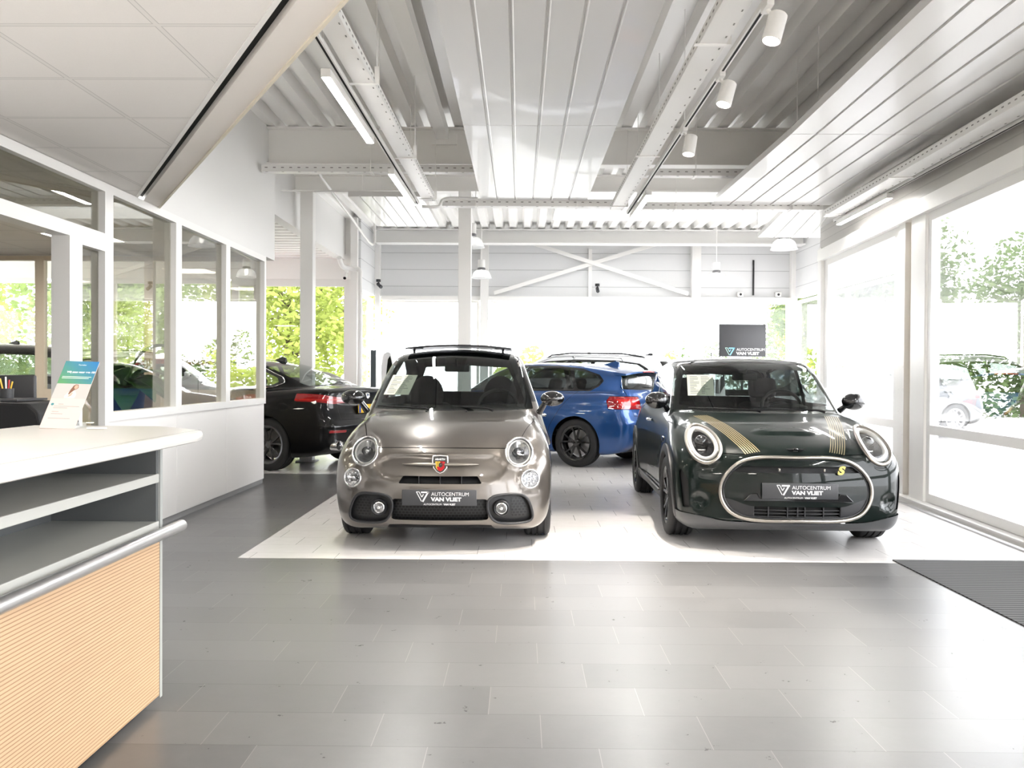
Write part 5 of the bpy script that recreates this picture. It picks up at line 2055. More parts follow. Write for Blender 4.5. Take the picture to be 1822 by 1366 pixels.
def window(a, b_, z0, z1, fw=.06, dp=.07, mat=M_FRAME, gmat=None, mull=(), rails=(), label=None, inset=0.0):
    """framed pane standing on the line a-b (x, y)"""
    WN[0] += 1
    a, b_ = Vector((*a, 0)), Vector((*b_, 0))
    d = (b_ - a)
    L = d.length
    d = d / L
    f = MB()

    def bar(s0, s1, h0, h1):
        p = a + d * ((s0 + s1) / 2)
        ang = math.atan2(d.y, d.x)
        f.obox((p.x, p.y, (h0 + h1) / 2), (s1 - s0, dp, h1 - h0), Matrix.Rotation(ang, 3, 'Z'))
    bar(0, fw, z0, z1)
    bar(L - fw, L, z0, z1)
    bar(fw, L - fw, z0, z0 + fw)
    bar(fw, L - fw, z1 - fw, z1)
    for s_ in mull:
        bar(s_ - fw / 2, s_ + fw / 2, z0 + fw, z1 - fw)
    for r_ in rails:
        bar(fw, L - fw, r_ - fw / 2, r_ + fw / 2)
    o = struct(f, 'window_%d' % WN[0], mat)
    if label:
        o['label'] = label
    ang = math.atan2(d.y, d.x)
    xs = [fw] + sorted(mull) + [L - fw]
    zs = [z0 + fw] + sorted(rails) + [z1 - fw]
    for i in range(len(xs) - 1):
        for j in range(len(zs) - 1):
            g = MB()
            s0, s1 = xs[i], xs[i + 1]
            p = a + d * ((s0 + s1) / 2)
            g.obox((p.x, p.y, (zs[j] + zs[j + 1]) / 2), (s1 - s0 - (fw * .6 if len(xs) > 2 else 0), .006, zs[j + 1] - zs[j] - (fw * .6 if len(zs) > 2 else 0)), Matrix.Rotation(ang, 3, 'Z'))
            g.build('pane', gmat or M_GLASSW, o)
    return o


yw = YB + .06
window((-2.8, yw), (-.84, yw), .35, 2.74)
window((-.64, yw), (3.35, yw), .35, 2.74, mull=(2.0,))
window((3.57, yw), (5.36, yw), .35, 2.74)
window((5.5, 12.3), (5.5, YB), .35, 2.74, mull=(2.6,))
window((-3.0, 15.98), (-3.0, YB), .35, 2.74)

# ------------------------------------------------------------------ left wing behind the office
c = MB()
c.bb(-3.36, -3.2, 10.2, 15.95, 3.30, 4.3)
struct(c, 'wall_left', M_WALL)
c = MB()
n = 0
for i in range(22):
    y0 = 10.1 + i * .27
    c.add([(-12.5, y0, 3.32), (-3.2, y0, 3.32), (-3.2, y0 + .15, 3.32), (-12.5, y0 + .15, 3.32), (-3.2, y0 + .18, 3.37), (-12.5, y0 + .18, 3.37), (-3.2, y0 + .24, 3.37), (-12.5, y0 + .24, 3.37), (-3.2, y0 + .27, 3.32), (-12.5, y0 + .27, 3.32)],
          [(0, 1, 2, 3), (3, 2, 4, 5), (5, 4, 6, 7), (7, 6, 8, 9)])
c.bb(-12.6, -3.34, 10.0, 16.1, 3.38, 3.5)
struct(c, 'ceiling', M_STEEL)
c = MB()
c.bb(-12.5, -3.0, 15.9, 16.05, 2.95, 3.4)
c.bb(-3.36, -2.93, 15.955, 16.05, 3.4, 4.3)
struct(c, 'wall_back', M_STEEL)
c = MB()
c.bb(-12.5, -3.0, 15.9, 16.05, 0, .12)
struct(c, 'wall_back', M_WALL)
xs = [-3.06, -5.3, -7.5, -9.8, -12.3]
for i in range(4):
    window((xs[i + 1] + .03, 15.96), (xs[i] - .03, 15.96), .12, 2.95, fw=.13 if i == 0 else .09)
c = MB()
c.bb(-12.6, -12.4, 4, 16, 0, .3)
c.bb(-12.6, -12.4, 4, 16, 2.8, 3.4)
struct(c, 'wall_left', M_WALL)
for i in range(4):
    window((-12.5, 4 + i * 3.0 + .05), (-12.5, 7 + i * 3.0 - .05), .3, 2.8, fw=.08)
# corner column of the two wings
c = MB()
c.bb(-3.08, -2.96, 15.8, 15.93, 0, 4.05)
struct(c, 'column', M_FRAME)

# ------------------------------------------------------------------ glazed office partition
XP = -2.95
c = MB()
c.bb(XP - .05, XP + .05, 6.90, 10.30, 2.565, 4.1)
c.bb(XP - .05, XP + .05, -4.6, 6.90, 2.62, 4.1)
struct(c, 'wall_left', M_WALL)
c = MB()
c.bb(XP - .05, XP + .05, -4.6, 4.2, 0, 2.6)
struct(c, 'wall_left', M_WALL)
# panels below the panes
for y0, y1 in ((6.16, 7.415), (7.42, 8.67), (8.675, 9.94)):
    c = MB()
    c.bb(XP - .035, XP + .035, y0, y1, .05, .90)
    struct(c, 'wall_left', M_PANEL, bevel=.003)
c = MB()
c.bb(XP - .025, XP + .025, 6.16, 9.93, 0, .05)
struct(c, 'baseboard_left', pbr('grey_skirting', (.3, .3, .3), .5))
for y0, y1 in ((6.16, 7.42), (7.42, 8.67), (8.67, 9.96)):
    window((XP, y0), (XP, y1), .90, 2.565, fw=.062, dp=.1, gmat=M_GLASSP)
# door bay: transom light, narrow side light and the open doorway
window((XP, 4.2), (XP, 6.16), 2.15, 2.565, fw=.062, dp=.1, gmat=M_GLASSP)
window((XP, 5.72), (XP, 6.16), 0, 2.15, fw=.062, dp=.1, gmat=M_GLASSP)
c = MB()
c.bb(XP - .06, XP + .06, 5.60, 5.72, 0, 2.12)
c.bb(XP - .06, XP + .06, 4.30, 4.42, 0, 2.12)
c.bb(XP - .06, XP + .06, 4.30, 5.72, 2.12, 2.19)
struct(c, 'door_1', M_FRAME, label='white frame of the open office doorway')
# rear office partition with cream frames
xs = [-2.99, -4.24, -5.49, -6.74, -7.99, -9.0]
for i in range(5):
    window((xs[i + 1], 10.0), (xs[i], 10.0), 1.0, 2.565, fw=.05, dp=.08, mat=M_CREAM, gmat=glass('rear_partition_pane', (.9, .91, .88), 1.0))
c = MB()
c.bb(-9, XP - .05, 9.96, 10.04, 0, 1.0)
struct(c, 'wall_back', M_CREAM)
c = MB()
c.bb(-9, XP - .05, 9.96, 10.06, 2.565, 3.4)
struct(c, 'wall_back', M_WALL)
c = MB()
c.bb(-9.1, -9, -4.6, 10.0, 0, 2.7)
struct(c, 'wall_left', M_PANEL)

# ------------------------------------------------------------------ suspended ceilings
ZS = 2.57
dx = -.582           # plan slope of the slanting edge, x per y
ex = lambda y: -.858 + dx * (y - 3.12)
c = MB()
c.prism([(XP, 6.72), (XP, -4.6), (ex(-2.0), -4.6), (ex(-2.0), -2.0)], ZS, ZS + .02)
struct(c, 'ceiling', M_CEIL)
c = MB()
c.bb(-9, XP - .05, -4.6, 10.0, ZS + .0, ZS + .02)
struct(c, 'ceiling', M_CEIL)
dv = Vector((dx, 1, 0)).normalized()
nv = Vector((1, -dx, 0)).normalized()


def slant(mb, o0, o1, z0, z1, ya=-2.0):
    """strip along the slanting edge, o0..o1 across it"""
    P = []
    for o_, flip in ((o0, 0), (o1, 1)):
        off = o_ / nv.x
        yb = (XP + .01 - (-.858 + off) + dx * 3.12) / dx
        e = [(ex(ya) + off, ya), (ex(yb) + off, yb)]
        P += e if not flip else e[::-1]
    mb.prism(P, z0, z1)
    return mb


struct(slant(MB(), -.022, .0, ZS - .004, ZS + .03), 'trim_2', M_FRAME)
struct(slant(MB(), -.02, .06, ZS + .035, ZS + .05), 'trim_3', M_GAP)
struct(slant(MB(), .048, .185, ZS - .002, ZS + .45), 'trim_5', pbr('warm_white_plank', (.80, .76, .72), .5))
struct(slant(MB(), .185, .20, ZS - .012, ZS + .45), 'trim_6', pbr('cream_edge', (.74, .68, .56), .5))
c = slant(MB(), -.02, .185, ZS + .45, ZS + .47)
struct(c, 'trim_7', M_WALL)
c = slant(MB(), .185, .20, ZS + .45, 4.06)

# ------------------------------------------------------------------ right-hand glass front
RA = Vector((3.60, 2.0))
xr = lambda y: 3.955 + .062 * (y - 8.8)
rdir = Vector((.062, 1, 0)).normalized()
rot_r = math.atan2(1, .062)


def rwall(mb, y0, y1, z0, z1, t0=-.04, t1=.04):
    v = []
    for z in (z0, z1):
        for (y, t) in ((y0, t0), (y0, t1), (y1, t1), (y1, t0)):
            v.append((xr(y) + t, y, z))
    return mb.add(v, [(3, 2, 1, 0), (4, 5, 6, 7), (0, 1, 5, 4), (1, 2, 6, 5), (2, 3, 7, 6), (3, 0, 4, 7)])


def rwin(y0, y1, z0, z1, **k):
    return window((xr(y0), y0), (xr(y1), y1), z0, z1, gmat=M_GLASSF, **k)


# fascia above the glass up to the deck
struct(rwall(MB(), -4.6, 12.3, 2.95, 4.1, -.02, .12), 'wall_right', M_CLADG)
struct(rwall(MB(), -4.6, 12.15, 2.82, 2.97, -.10, .12), 'trim_8', M_STEEL)
struct(rwall(MB(), -4.6, 12.2, 0, .045, -.13, .08), 'baseboard_right', M_FRAME)
c = rwall(MB(), -4.6, 9.2, .0, .012, -.20, -.16)
struct(c, 'trim_9', M_ALU)
# panes from far to near
ys = [8.50, 5.9, 3.2, .5, -2.2, -4.5]
for i in range(5):
    rwin(ys[i + 1] + .02, ys[i] - .02, .05, 2.82, fw=.085, dp=.08, rails=(.745,))
for i, y in enumerate(ys[1:-1]):
    struct(rwall(MB(), y - .05, y + .05, .045, 2.82, -.07, .07), 'column', M_FRAME)
# broad pillar with the riveted strip, then the glass door
struct(rwall(MB(), 8.50, 8.86, .045, 2.82, -.06, .08), 'column', M_FRAME, bevel=.004)
struct(rwall(MB(), 8.86, 9.02, .045, 3.0, .0, .08), 'column', M_CREAM)
c = rwall(MB(), 9.02, 9.2, .045, 2.95, -.06, .06)
for k in range(12):
    z = .2 + k * .23
    for q in (9.05, 9.17):
        c.cyl((xr(q) - .062, q, z), (xr(q) - .058, q, z), .008, n=8)
struct(c, 'trim_10', M_FRAME)
d = MB()
rwall(d, 9.22, 9.40, .02, 2.86, -.03, .03)
rwall(d, 11.86, 12.04, .02, 2.86, -.03, .03)
rwall(d, 9.40, 11.86, .02, .36, -.03, .03)
rwall(d, 9.40, 11.86, 2.74, 2.86, -.03, .03)
rwall(d, 9.40, 11.86, .70, .79, -.03, .03)
dr = struct(d, 'door_2', M_FRAME, label='tall white framed glass door in the right-hand front')
for z0, z1 in ((.36, .70), (.79, 2.74)):
    rwall(MB(), 9.40, 11.86, z0, z1, -.004, .004).build('pane', M_GLASSW, dr)
v = MB()
for k in range(9):
    y = 9.50 + k * .035
    rwall(v, y, y + .014, .13, .29, -.034, -.030)
v.build('vent_slots', pbr('shadow_grey', (.25, .25, .25), .6), dr)
struct(rwall(MB(), 12.04, 12.2, 0, 3.0, -.08, .08), 'column', M_FRAME)
c = MB()
c.bb(4.2, 5.6, 12.1, 12.25, 0, .35)
c.bb(4.2, 5.6, 12.1, 12.25, 2.8, 4.2)
struct(c, 'wall_right', M_WALL)
window((4.26, 12.17), (5.44, 12.17), .35, 2.8)

# unseen wall behind the camera, painted pale to bounce light at the beam
c = MB()
c.bb(-9, 3.9, -4.8, -4.6, 0, 4.2)
struct(c, 'wall_front', pbr('rear_wall', (.80, .77, .74), .7))
# ------------------------------------------------------------------ radiant ceiling panels
def radiant(quad, z, label, lanes=6):
    """quad: x0,x1 at y0 and x0,x1 at y1"""
    (xa0, xa1, y0), (xb0, xb1, y1) = quad
    m = MB()
    # cross-section with shallow grooves between the lanes
    prof = [(0, .06), (0, 0)]
    for k in range(1, lanes):
        t = k / lanes
        prof += [(t - .016, 0), (t - .011, .009), (t - .003, .009), (t - .001, -.004), (t + .004, -.004), (t + .008, 0)]
    prof += [(1, 0), (1, .06)]
    v = []
    for (x0, x1, y) in ((xa0, xa1, y0), (xb0, xb1, y1)):
        v += [(x0 + (x1 - x0) * t, y, z + h) for t, h in prof]
    n = len(prof)
    f = [(i, i + 1, n + i + 1, n + i) for i in range(n - 1)] + [(0, n, 2 * n - 1, n - 1), tuple(range(n)), tuple(range(2 * n - 1, n - 1, -1))]
    m.add(v, f)
    o = thing('ceiling_panel', label, 'ceiling panel', ((xa0 + xa1) / 2, (y0 + y1) / 2, z), 0, 'radiant ceiling panels')
    c = Vector(o.location)
    m.v = [tuple(Vector(q) - c) for q in m.v]
    m.build('panel', M_RAD, o)
    for x in (.12, .88):
        w = MB()
        xx = xa0 + (xa1 - xa0) * x
        for y in (y0 + .35, y1 - .35):
            w.cyl(Vector((xx, y, z + .05)) - c, Vector((xx, y, ZD + .02)) - c, .004, n=6)
        w.build('suspension_wire', M_STEEL, o)
    return o


ZP = 3.3
radiant(((-.485, .78, 4.16), (-.49, .775, 7.265)), ZP, 'white ribbed ceiling panel overhead in the middle, nearer half')
radiant(((-.49, .775, 7.275), (-.488, .765, 10.38)), ZP, 'white ribbed ceiling panel over the bronze hatchback, farther half')
radiant(((2.22, 3.58, 4.4), (2.28, 3.60, 7.50)), ZP, 'white ribbed ceiling panel near the right-hand windows, nearer half')
radiant(((2.28, 3.60, 7.51), (2.26, 3.70, 10.62)), ZP, 'white ribbed ceiling panel above the glass door, farther half')
radiant(((-.485, .78, .4), (-.485, .78, 4.15)), ZP, 'white ribbed ceiling panel above the camera')
radiant(((2.2, 3.5, .4), (2.22, 3.55, 4.39)), ZP, 'white ribbed ceiling panel over the ribbed entrance mat')
radiant(((-2.02, -1.16, 10.2), (-2.02, -1.16, 12.25)), ZP, 'short white ceiling panel left of the column behind the bronze hatchback')
radiant(((3.25, 4.45, 10.9), (3.5, 5.0, 13.1)), ZP, 'short white ceiling panel over the far right corner')


# ------------------------------------------------------------------ cable trays, tracks, strip lights
def tray(a, b, w, h, label, up=True, holes=True, hang=(), group=None):
    a, b = Vector(a), Vector(b)
    d = (b - a).normalized()
    r = d.cross(Vector((0, 0, 1))).normalized()
    t = thing('cable_tray', label, 'cable tray', tuple((a + b) / 2), 0, group)
    c = (a + b) / 2
    m = MB()
    m.bar(a - c, b - c, w, .004)
    for s in (-1, 1):
        m.bar(a - c + r * s * w / 2 + Vector((0, 0, h / 2)), b - c + r * s * w / 2 + Vector((0, 0, h / 2)), .004, h)
    m.build('tray', M_TRAY, t)
    if holes:
        q = MB()
        L = (b - a).length
        n = int(L / .09)
        for k in range(n):
            p = a - c + d * (.05 + k * .09) + Vector((0, 0, h * .55))
            for s in (-1, 1):
                pp = p + r * s * (w / 2 + .0025)
                q.obox(pp, (.030 if abs(d.x) > .5 else .002, .002 if abs(d.x) > .5 else .030, .010))
            if k % 2 == 0:
                q.obox(a - c + d * (.05 + k * .09) + r * w * .36 - Vector((0, 0, .003)), (.025 if abs(d.x) > .5 else .008, .008 if abs(d.x) > .5 else .025, .002))
        q.build('slots', pbr('slot_grey', (.22, .215, .2), .7), t)['kind'] = 'stuff'
    for hh in hang:
        p = a + d * hh - c
        q = MB()
        q.cyl(p + r * (w / 2 + .02) + Vector((0, 0, h)), p + r * (w / 2 + .02) + Vector((0, 0, ZD - a.z + .02)), .004, n=6)
        q.bar(p - r * (w / 2 + .03) - Vector((0, 0, .006)), p + r * (w / 2 + .03) - Vector((0, 0, .006)), .03, .006)
        q.bar(p + r * (w / 2 + .02) - Vector((0, 0, .006)), p + r * (w / 2 + .02) + Vector((0, 0, h + .05)), .03, .006, up=(0, 1, 0) if abs(d.y) > .5 else (1, 0, 0))
        q.build('hanger', M_STEEL, t)
    return t


tray((-1.06, 2.6, 3.16), (-1.03, 9.75, 3.16), .13, .06, 'white perforated cable tray left, beside the strip-light track', hang=(3.2, 5.2, 7.0))
tray((1.09, 2.6, 3.16), (1.095, 10.25, 3.16), .15, .06, 'white perforated cable tray beside the spotlight track', hang=(2.5, 5.1, 7.4))
tray((3.40, 2.6, 3.14), (3.66, 10.5, 3.14), .18, .07, 'white perforated cable tray along the right-hand windows', hang=(3.0, 5.8, 7.7))
tray((-2.86, 9.70, 3.46), (-.3, 9.70, 3.46), .12, .075, 'cable tray crossing under the front roof beam on the left', hang=(1.2,))
tray((1.3, 9.75, 3.44), (2.55, 9.75, 3.44), .12, .075, 'short cable tray crossing right of the spotlight track', hang=(.6,))
tray((-.95, 10.55, 3.25), (1.15, 10.55, 3.25), .14, .085, 'bolted cable tray crossing at the end of the middle ceiling panel', hang=(.4, 1.6))
tray((1.35, 10.7, 3.25), (3.62, 10.7, 3.25), .14, .085, 'bolted cable tray crossing at the end of the right ceiling panel', hang=(.5, 1.9))


def track(a, b, label):
    a, b = Vector(a), Vector(b)
    c = (a + b) / 2
    t = thing('lighting_track', label, 'lighting track', tuple(c))
    m = MB()
    m.bar(a - c, b - c, .036, .034)
    m.build('rail', M_TRAY, t)
    m = MB()
    m.bar(a - c - Vector((0, 0, .0175)), b - c - Vector((0, 0, .0175)), .014, .002)
    m.build('slot', M_GAP, t)
    for k in (.12, .5, .88):
        p = a + (b - a) * k - c
        m = MB()
        m.cyl(p + Vector((0, 0, .016)), p + Vector((0, 0, ZD - a.z)), .004, n=6)
        m.build('suspension_wire', M_STEEL, t)
    return t


track((-1.165, 4.5, 3.155), (-1.165, 9.8, 3.155), 'white lighting track on the left carrying two strip lights')
track((1.24, 3.2, 3.155), (1.24, 10.35, 3.155), 'white lighting track carrying three round spotlights')
track((3.55, 3.2, 3.14), (3.80, 10.75, 3.14), 'white lighting track along the right-hand windows')


def strip_light(a, b, label):
    a, b = Vector(a), Vector(b)
    c = (a + b) / 2
    t = thing('strip_light', label, 'strip light', tuple(c), 0, 'linear strip lights')
    m = MB()
    m.bar(a - c, b - c, .062, .055)
    m.build('housing', M_TRAY, t, bevel=.004)
    m = MB()
    e = (b - a).normalized() * .012
    m.bar(a - c - Vector((0, 0, .029)) + e, b - c - Vector((0, 0, .029)) - e, .05, .004)
    m.build('diffuser', M_LIGHT, t)
    for k in (.08, .92):
        p = a + (b - a) * k - c
        m = MB()
        m.bb(p.x - .02, p.x + .02, p.y - .05, p.y + .05, .0275, .036)
        m.build('adapter', M_TRAY, t)
    return t


strip_light((-1.215, 5.42, 3.10), (-1.205, 6.98, 3.10), 'lit white strip light on the left track, nearer one')
strip_light((-1.20, 8.05, 3.10), (-1.185, 9.55, 3.10), 'lit white strip light on the left track, farther one')
strip_light((1.285, 8.95, 3.10), (1.285, 10.3, 3.10), 'lit white strip light at the end of the spotlight track')
strip_light((3.74, 9.0, 3.09), (3.795, 10.6, 3.09), 'lit white strip light above the glass door')
strip_light((-1.2, .6, 3.10), (-1.2, 2.2, 3.10), 'added unseen white strip light over the reception counter')  # out of view; strips from here down are added to light the floor
strip_light((3.5, 3.4, 3.09), (3.55, 5.0, 3.09), 'added unseen white strip light over the entrance mat')
strip_light((1.28, .3, 3.10), (1.28, 1.9, 3.10), 'added unseen white strip light above the dark floor')
strip_light((1.28, -2.4, 3.10), (1.28, -.8, 3.10), 'added unseen white strip light behind the camera in the middle')
strip_light((2.95, -1.6, 3.10), (3.0, 0, 3.10), 'added unseen white strip light behind the camera near the windows')
for x_, y_, lab in ((-1.2, -2.4, 'added unseen white strip light behind the camera on the left'), (.1, -3.2, 'added unseen white strip light far behind the camera'), (2.3, -3.4, 'added unseen white strip light at the far right behind the camera'), (2.3, .4, 'added unseen white strip light overhead between the middle and right ceiling panels')):  # four more unseen strips added to brighten the roof beam
    strip_light((x_, y_, 3.10), (x_, y_ + 1.6, 3.10), lab)


def spot(y, label, tilt):
    t = thing('spotlight', label, 'spotlight', (1.24, y, 3.138), 0, 'round spotlights on the middle track')
    m = MB()
    m.bb(-.018, .018, -.06, .06, -.028, 0)
    m.cyl((0, 0, -.028), (0.03, 0, -.075), .012, n=10)
    m.build('bracket', M_TRAY, t)
    Mt = Matrix.Translation((.055, 0, -.055)) @ Matrix.Rotation(math.radians(tilt), 4, 'Y') @ Matrix.Rotation(math.radians(-8), 4, 'X')
    m = MB()
    m.lathe([(0, 0), (.044, 0), (.048, -.004), (.048, -.146), (.043, -.15), (.041, -.13), (0, -.13)], 32, Mt)
    h = m.build('spot_body', M_TRAY, t, 40)
    m = MB()
    m.lathe([(0, -.1305), (.040, -.1305)], 24, Mt)
    m.build('spot_lens', M_SPOTL, h)
    l = bpy.data.lights.new('spot_beam', 'SPOT')
    l.energy = 240
    l.color = (1, .93, .84)
    l.spot_size = math.radians(70)
    l.spot_blend = .5
    l.shadow_soft_size = .035
    lo = bpy.data.objects.new('spot_beam', l)
    lo.matrix_local = Mt @ Matrix.Translation((0, 0, -.137))
    link(lo, t)
    return t


spot(4.50, 'white round spotlight on the middle track, nearest', 16)
spot(5.55, 'white round spotlight on the middle track, second', 16)
spot(6.78, 'white round spotlight on the middle track, farthest, against the roof beam', 10)


def frosted():
    if 'frosted_bell' in MAT:
        return MAT['frosted_bell']
    m, nt, out = nodes('frosted_bell')
    t = N(nt, 'ShaderNodeBsdfTransparent')
    d = N(nt, 'ShaderNodeBsdfTranslucent')
    d.inputs[0].default_value = (.85, .86, .87, 1)
    g = N(nt, 'ShaderNodeBsdfDiffuse')
    g.inputs[0].default_value = (.85, .86, .87, 1)
    a = N(nt, 'ShaderNodeMixShader')
    a.inputs[0].default_value = .5
    b = N(nt, 'ShaderNodeMixShader')
    b.inputs[0].default_value = .5
    nt.links.new(d.outputs[0], a.inputs[1])
    nt.links.new(g.outputs[0], a.inputs[2])
    nt.links.new(t.outputs[0], b.inputs[1])
    nt.links.new(a.outputs[0], b.inputs[2])
    nt.links.new(b.outputs[0], out.inputs[0])
    MAT['frosted_bell'] = m
    return m


def pendant(x, y, zb, r, label):
    t = thing('pendant_lamp', label, 'pendant lamp', (x, y, zb), 0, 'glass bell pendant lamps')
    k = r / .21
    m = MB()
    m.lathe([(0, .36 * k), (.072 * k, .36 * k), (.075 * k, .355 * k), (.075 * k, .20 * k), (0, .20 * k)], 28)
    m.build('lamp_body', M_WALL, t, 40)
    m = MB()
    m.lathe([(.07 * k, .20 * k), (.082 * k, .19 * k), (.082 * k, .155 * k), (.07 * k, .15 * k)], 28)
    m.build('lamp_collar', pbr('grey_collar', (.16, .16, .165), .4), t, 40)
    m = MB()
    m.lathe([(.075 * k, .15 * k), (.12 * k, .14 * k), (.165 * k, .10 * k), (.19 * k, .04 * k), (.20 * k, .0), (.215 * k, -.015), (.212 * k, -.018), (.195 * k, -.002), (.183 * k, .04 * k), (.158 * k, .095 * k), (.115 * k, .132 * k), (.07 * k, .145 * k)], 36)
    m.build('lamp_shade', frosted(), t, 60)
    m = MB()
    m.ell((0, 0, .09 * k), (.035, .035, .06), 14, 10)
    m.build('lamp_bulb', pbr('lamp_glow', (.9, .9, .9), .5, emit=(1, .96, .9), estr=3), t, 60)
    m = MB()
    m.cyl((0, 0, .36 * k), (0, 0, ZD - zb), .005, n=6)
    m.build('lamp_cord', M_STEEL, t)
    return t


pendant(-.80, 13.95, 3.27, .21, 'glass bell pendant lamp beside the column behind the bronze hatchback')
pendant(4.14, 13.95, 3.26, .21, 'large glass bell pendant lamp hanging near the right corner')
pendant(-.75, 16.4, 3.05, .19, 'small glass bell pendant lamp in front of the left window post')
pendant(3.62, 16.4, 3.02, .19, 'small glass bell pendant lamp right of the crossed braces')


def conduit(pts, label, r=.011):
    m = MB()
    P = crs(pts, 6)
    m.tube([tuple(q) for q in P], r, 8)
    return tag(m.build('conduit', M_TRAY, None, 60), label, 'pipe')


conduit([(-2.85, 10.4, 3.40), (-2.0, 10.4, 3.40), (-1.25, 10.4, 3.37)], 'thin white conduit running across under the left tray')
conduit([(-1.12, 9.85, 3.12), (-1.0, 9.85, 3.115), (-.93, 9.87, 3.13), (-.9, 9.9, 3.2), (-.86, 9.9, 3.22), (-.5, 9.9, 3.22)], 'white bent conduit at the end of the left track', .016)
conduit([(-3.12, 15.0, 3.22), (-3.1, 15.2, 3.10), (-3.0, 15.35, 3.08), (-2.85, 15.4, 3.06), (-2.84, 15.4, 2.9), (-2.84, 15.4, .2)], 'white drain pipe down the corner of the left wing', .045)
conduit([(-2.55, 11.0, 3.75), (-2.6, 13.0, 3.65), (-2.62, 15.6, 3.55), (-2.62, 15.65, 3.7), (-2.62, 15.65, 4.0)], 'white conduit sloping back along the left wing', .02)


def cctv(x, y, z, label, rz, col=M_TRAY):
    t = thing('security_camera', label, 'security camera', (x, y, z), rz)
    m = MB()
    m.cyl((0, 0, .0), (0, 0, .05), .045, n=20)
    m.cyl((0, 0, 0), (0, -.05, -.05), .014, n=10)
    m.build('bracket', col, t, 40)
    m = MB()
    m.cyl((0, .02, -.04), (0, -.12, -.11), .034, n=20)
    o = m.build('camera_body', col, t, 40)
    m = MB()
    m.cyl((0, -.12, -.11), (0, -.123, -.1115), .026, n=16)
    m.build('camera_lens', CM['gloss'], o, 40)
    return t


cctv(3.78, 9.55, 3.32, 'white security camera under the ceiling by the right-hand tray', .3)
cctv(1.50, 17.45, 3.0, 'dark security camera over the middle window mullion', 0, CM['trim'])
cctv(-2.82, 17.3, 3.05, 'dark security camera in the far left corner', .6, CM['trim'])
cctv(-3.15, 15.75, 3.05, 'white security camera over the left wing window', 0)
for x, lab in ((4.35, 'small white sensor box on the window head, left one'), (5.1, 'small white sensor box on the window head, right one')):
    m = MB()
    m.rbox((0, 0, 0), (.12, .08, .1), .02, 3)
    o = m.build('sensor_box', M_TRAY, None, 40, loc=(x, YB - .06, 2.86))
    tag(o, lab, 'sensor')
    l = MB()
    l.cyl((0, -.04, 0), (0, -.046, 0), .025, n=14)
    l.build('sensor_lens', CM['trim'], o)
m = MB()
m.bar((4.62, YB - .02, 2.85), (4.62, YB - .02, 3.55), .03, .03, up=(1, 0, 0))
tag(m.build('cable_duct', CM['trim']), 'thin dark cable duct on the white cladding at the right', 'cable duct')

# ------------------------------------------------------------------ reception counter
t = thing('reception_counter', 'white and pale wood reception counter with open shelves at the left', 'counter', (-1.65, 1.9, 0))
LO = Vector((-1.65, 1.9, 0))


def L_(mb):
    mb.v = [tuple(Vector(q) - LO) for q in mb.v]
    return mb


GREY = pbr('grey_laminate', (.34, .35, .335), .4)
DGREY = pbr('dark_grey_laminate', (.10, .105, .105), .35)
LIGHT = pbr('pale_grey_laminate', (.42, .42, .39), .35)
WOOD = stripes_mat('ribbed_maple', 'Z', .0118, (.56, .375, .225), (.30, .18, .09), .5, .72, .003, 0, .35)
y0, y1 = .45, 3.31
XF = -1.36
m = L_(MB().bb(-1.92, -1.44, y0, y1 - .05, 0, .05))
m.build('plinth', pbr('plinth_dark', (.03, .03, .032), .5), t)
m = L_(MB().bb(XF - .03, XF, y0, y1 - .016, .03, .615))
m.build('front_panel', WOOD, t)
m = MB()
m.bb(XF - .02, XF + .003, y1 - .016, y1 + .004, .02, 1.0)
m.bb(-1.95, XF - .02, y1 - .018, y1, .03, 1.0)
L_(m).build('end_panel', GREY, t)
m = L_(MB().bb(-1.80, -1.76, y0, y1 - .018, .05, .985))
m.build('back_panel', DGREY, t)
m = L_(MB().bb(-1.76, XF + .004, y1 - .34, y1 - .322, .69, .985))
m = MB().bb(-1.76, XF - .005, y1 - .036, y1 - .018, .69, .985)
L_(m).build('end_lining', DGREY, t)
m = L_(MB().bb(-1.76, XF + .0, y0, y1 - .018, .835, .868))
m.build('shelf', LIGHT, t, bevel=.003)
m = L_(MB().bb(-1.76, XF + .0, y0, y1 - .018, .640, .690))
m.build('shelf', LIGHT, t, bevel=.003)
# rounded top
top = [(-1.17, y0), (-1.195, 3.25), (-1.21, 3.33), (-1.25, 3.38), (-1.42, 3.54), (-1.47, 3.57), (-1.55, 3.58), (-2.0, 3.58), (-2.0, y0)]
m = L_(MB().prism(top, .99, 1.03))
m.build('counter_top', pbr('counter_white', (.62, .60, .57), .3), t, None, .016)
m = MB()
m.bb(-1.232, -1.228, y0, 3.36, 1.0300, 1.0304)
L_(m).build('top_joint', GREY, t)
m = MB()
m.tube([(-1.325, y0, .652), (-1.325, 3.42, .652)], .022, 20)
m.ell((-1.325, 3.42, .652), (.022, .008, .022), 16, 8)
L_(m).build('rail', M_ALU, t, 50)
m = MB()
for y in (.9, 2.0, 3.1):
    m.bar((-1.36, y, .652), (-1.325, y, .652), .02, .012)
L_(m).build('rail_bracket', M_ALU, t)

# leaflet display leaning back on the counter
PW, PH = .068, .325
up = Vector((.012, .60, .80)).normalized()
rt = Vector((1, .03, 0)).normalized()
rt = (rt - up * rt.dot(up)).normalized()
nn = rt.cross(up)
base = Vector((-1.785, 3.36, 1.031))
Fp = Matrix(((rt.x, up.x, nn.x, base.x), (rt.y, up.y, nn.y, base.y), (rt.z, up.z, nn.z, base.z), (0, 0, 0, 1)))


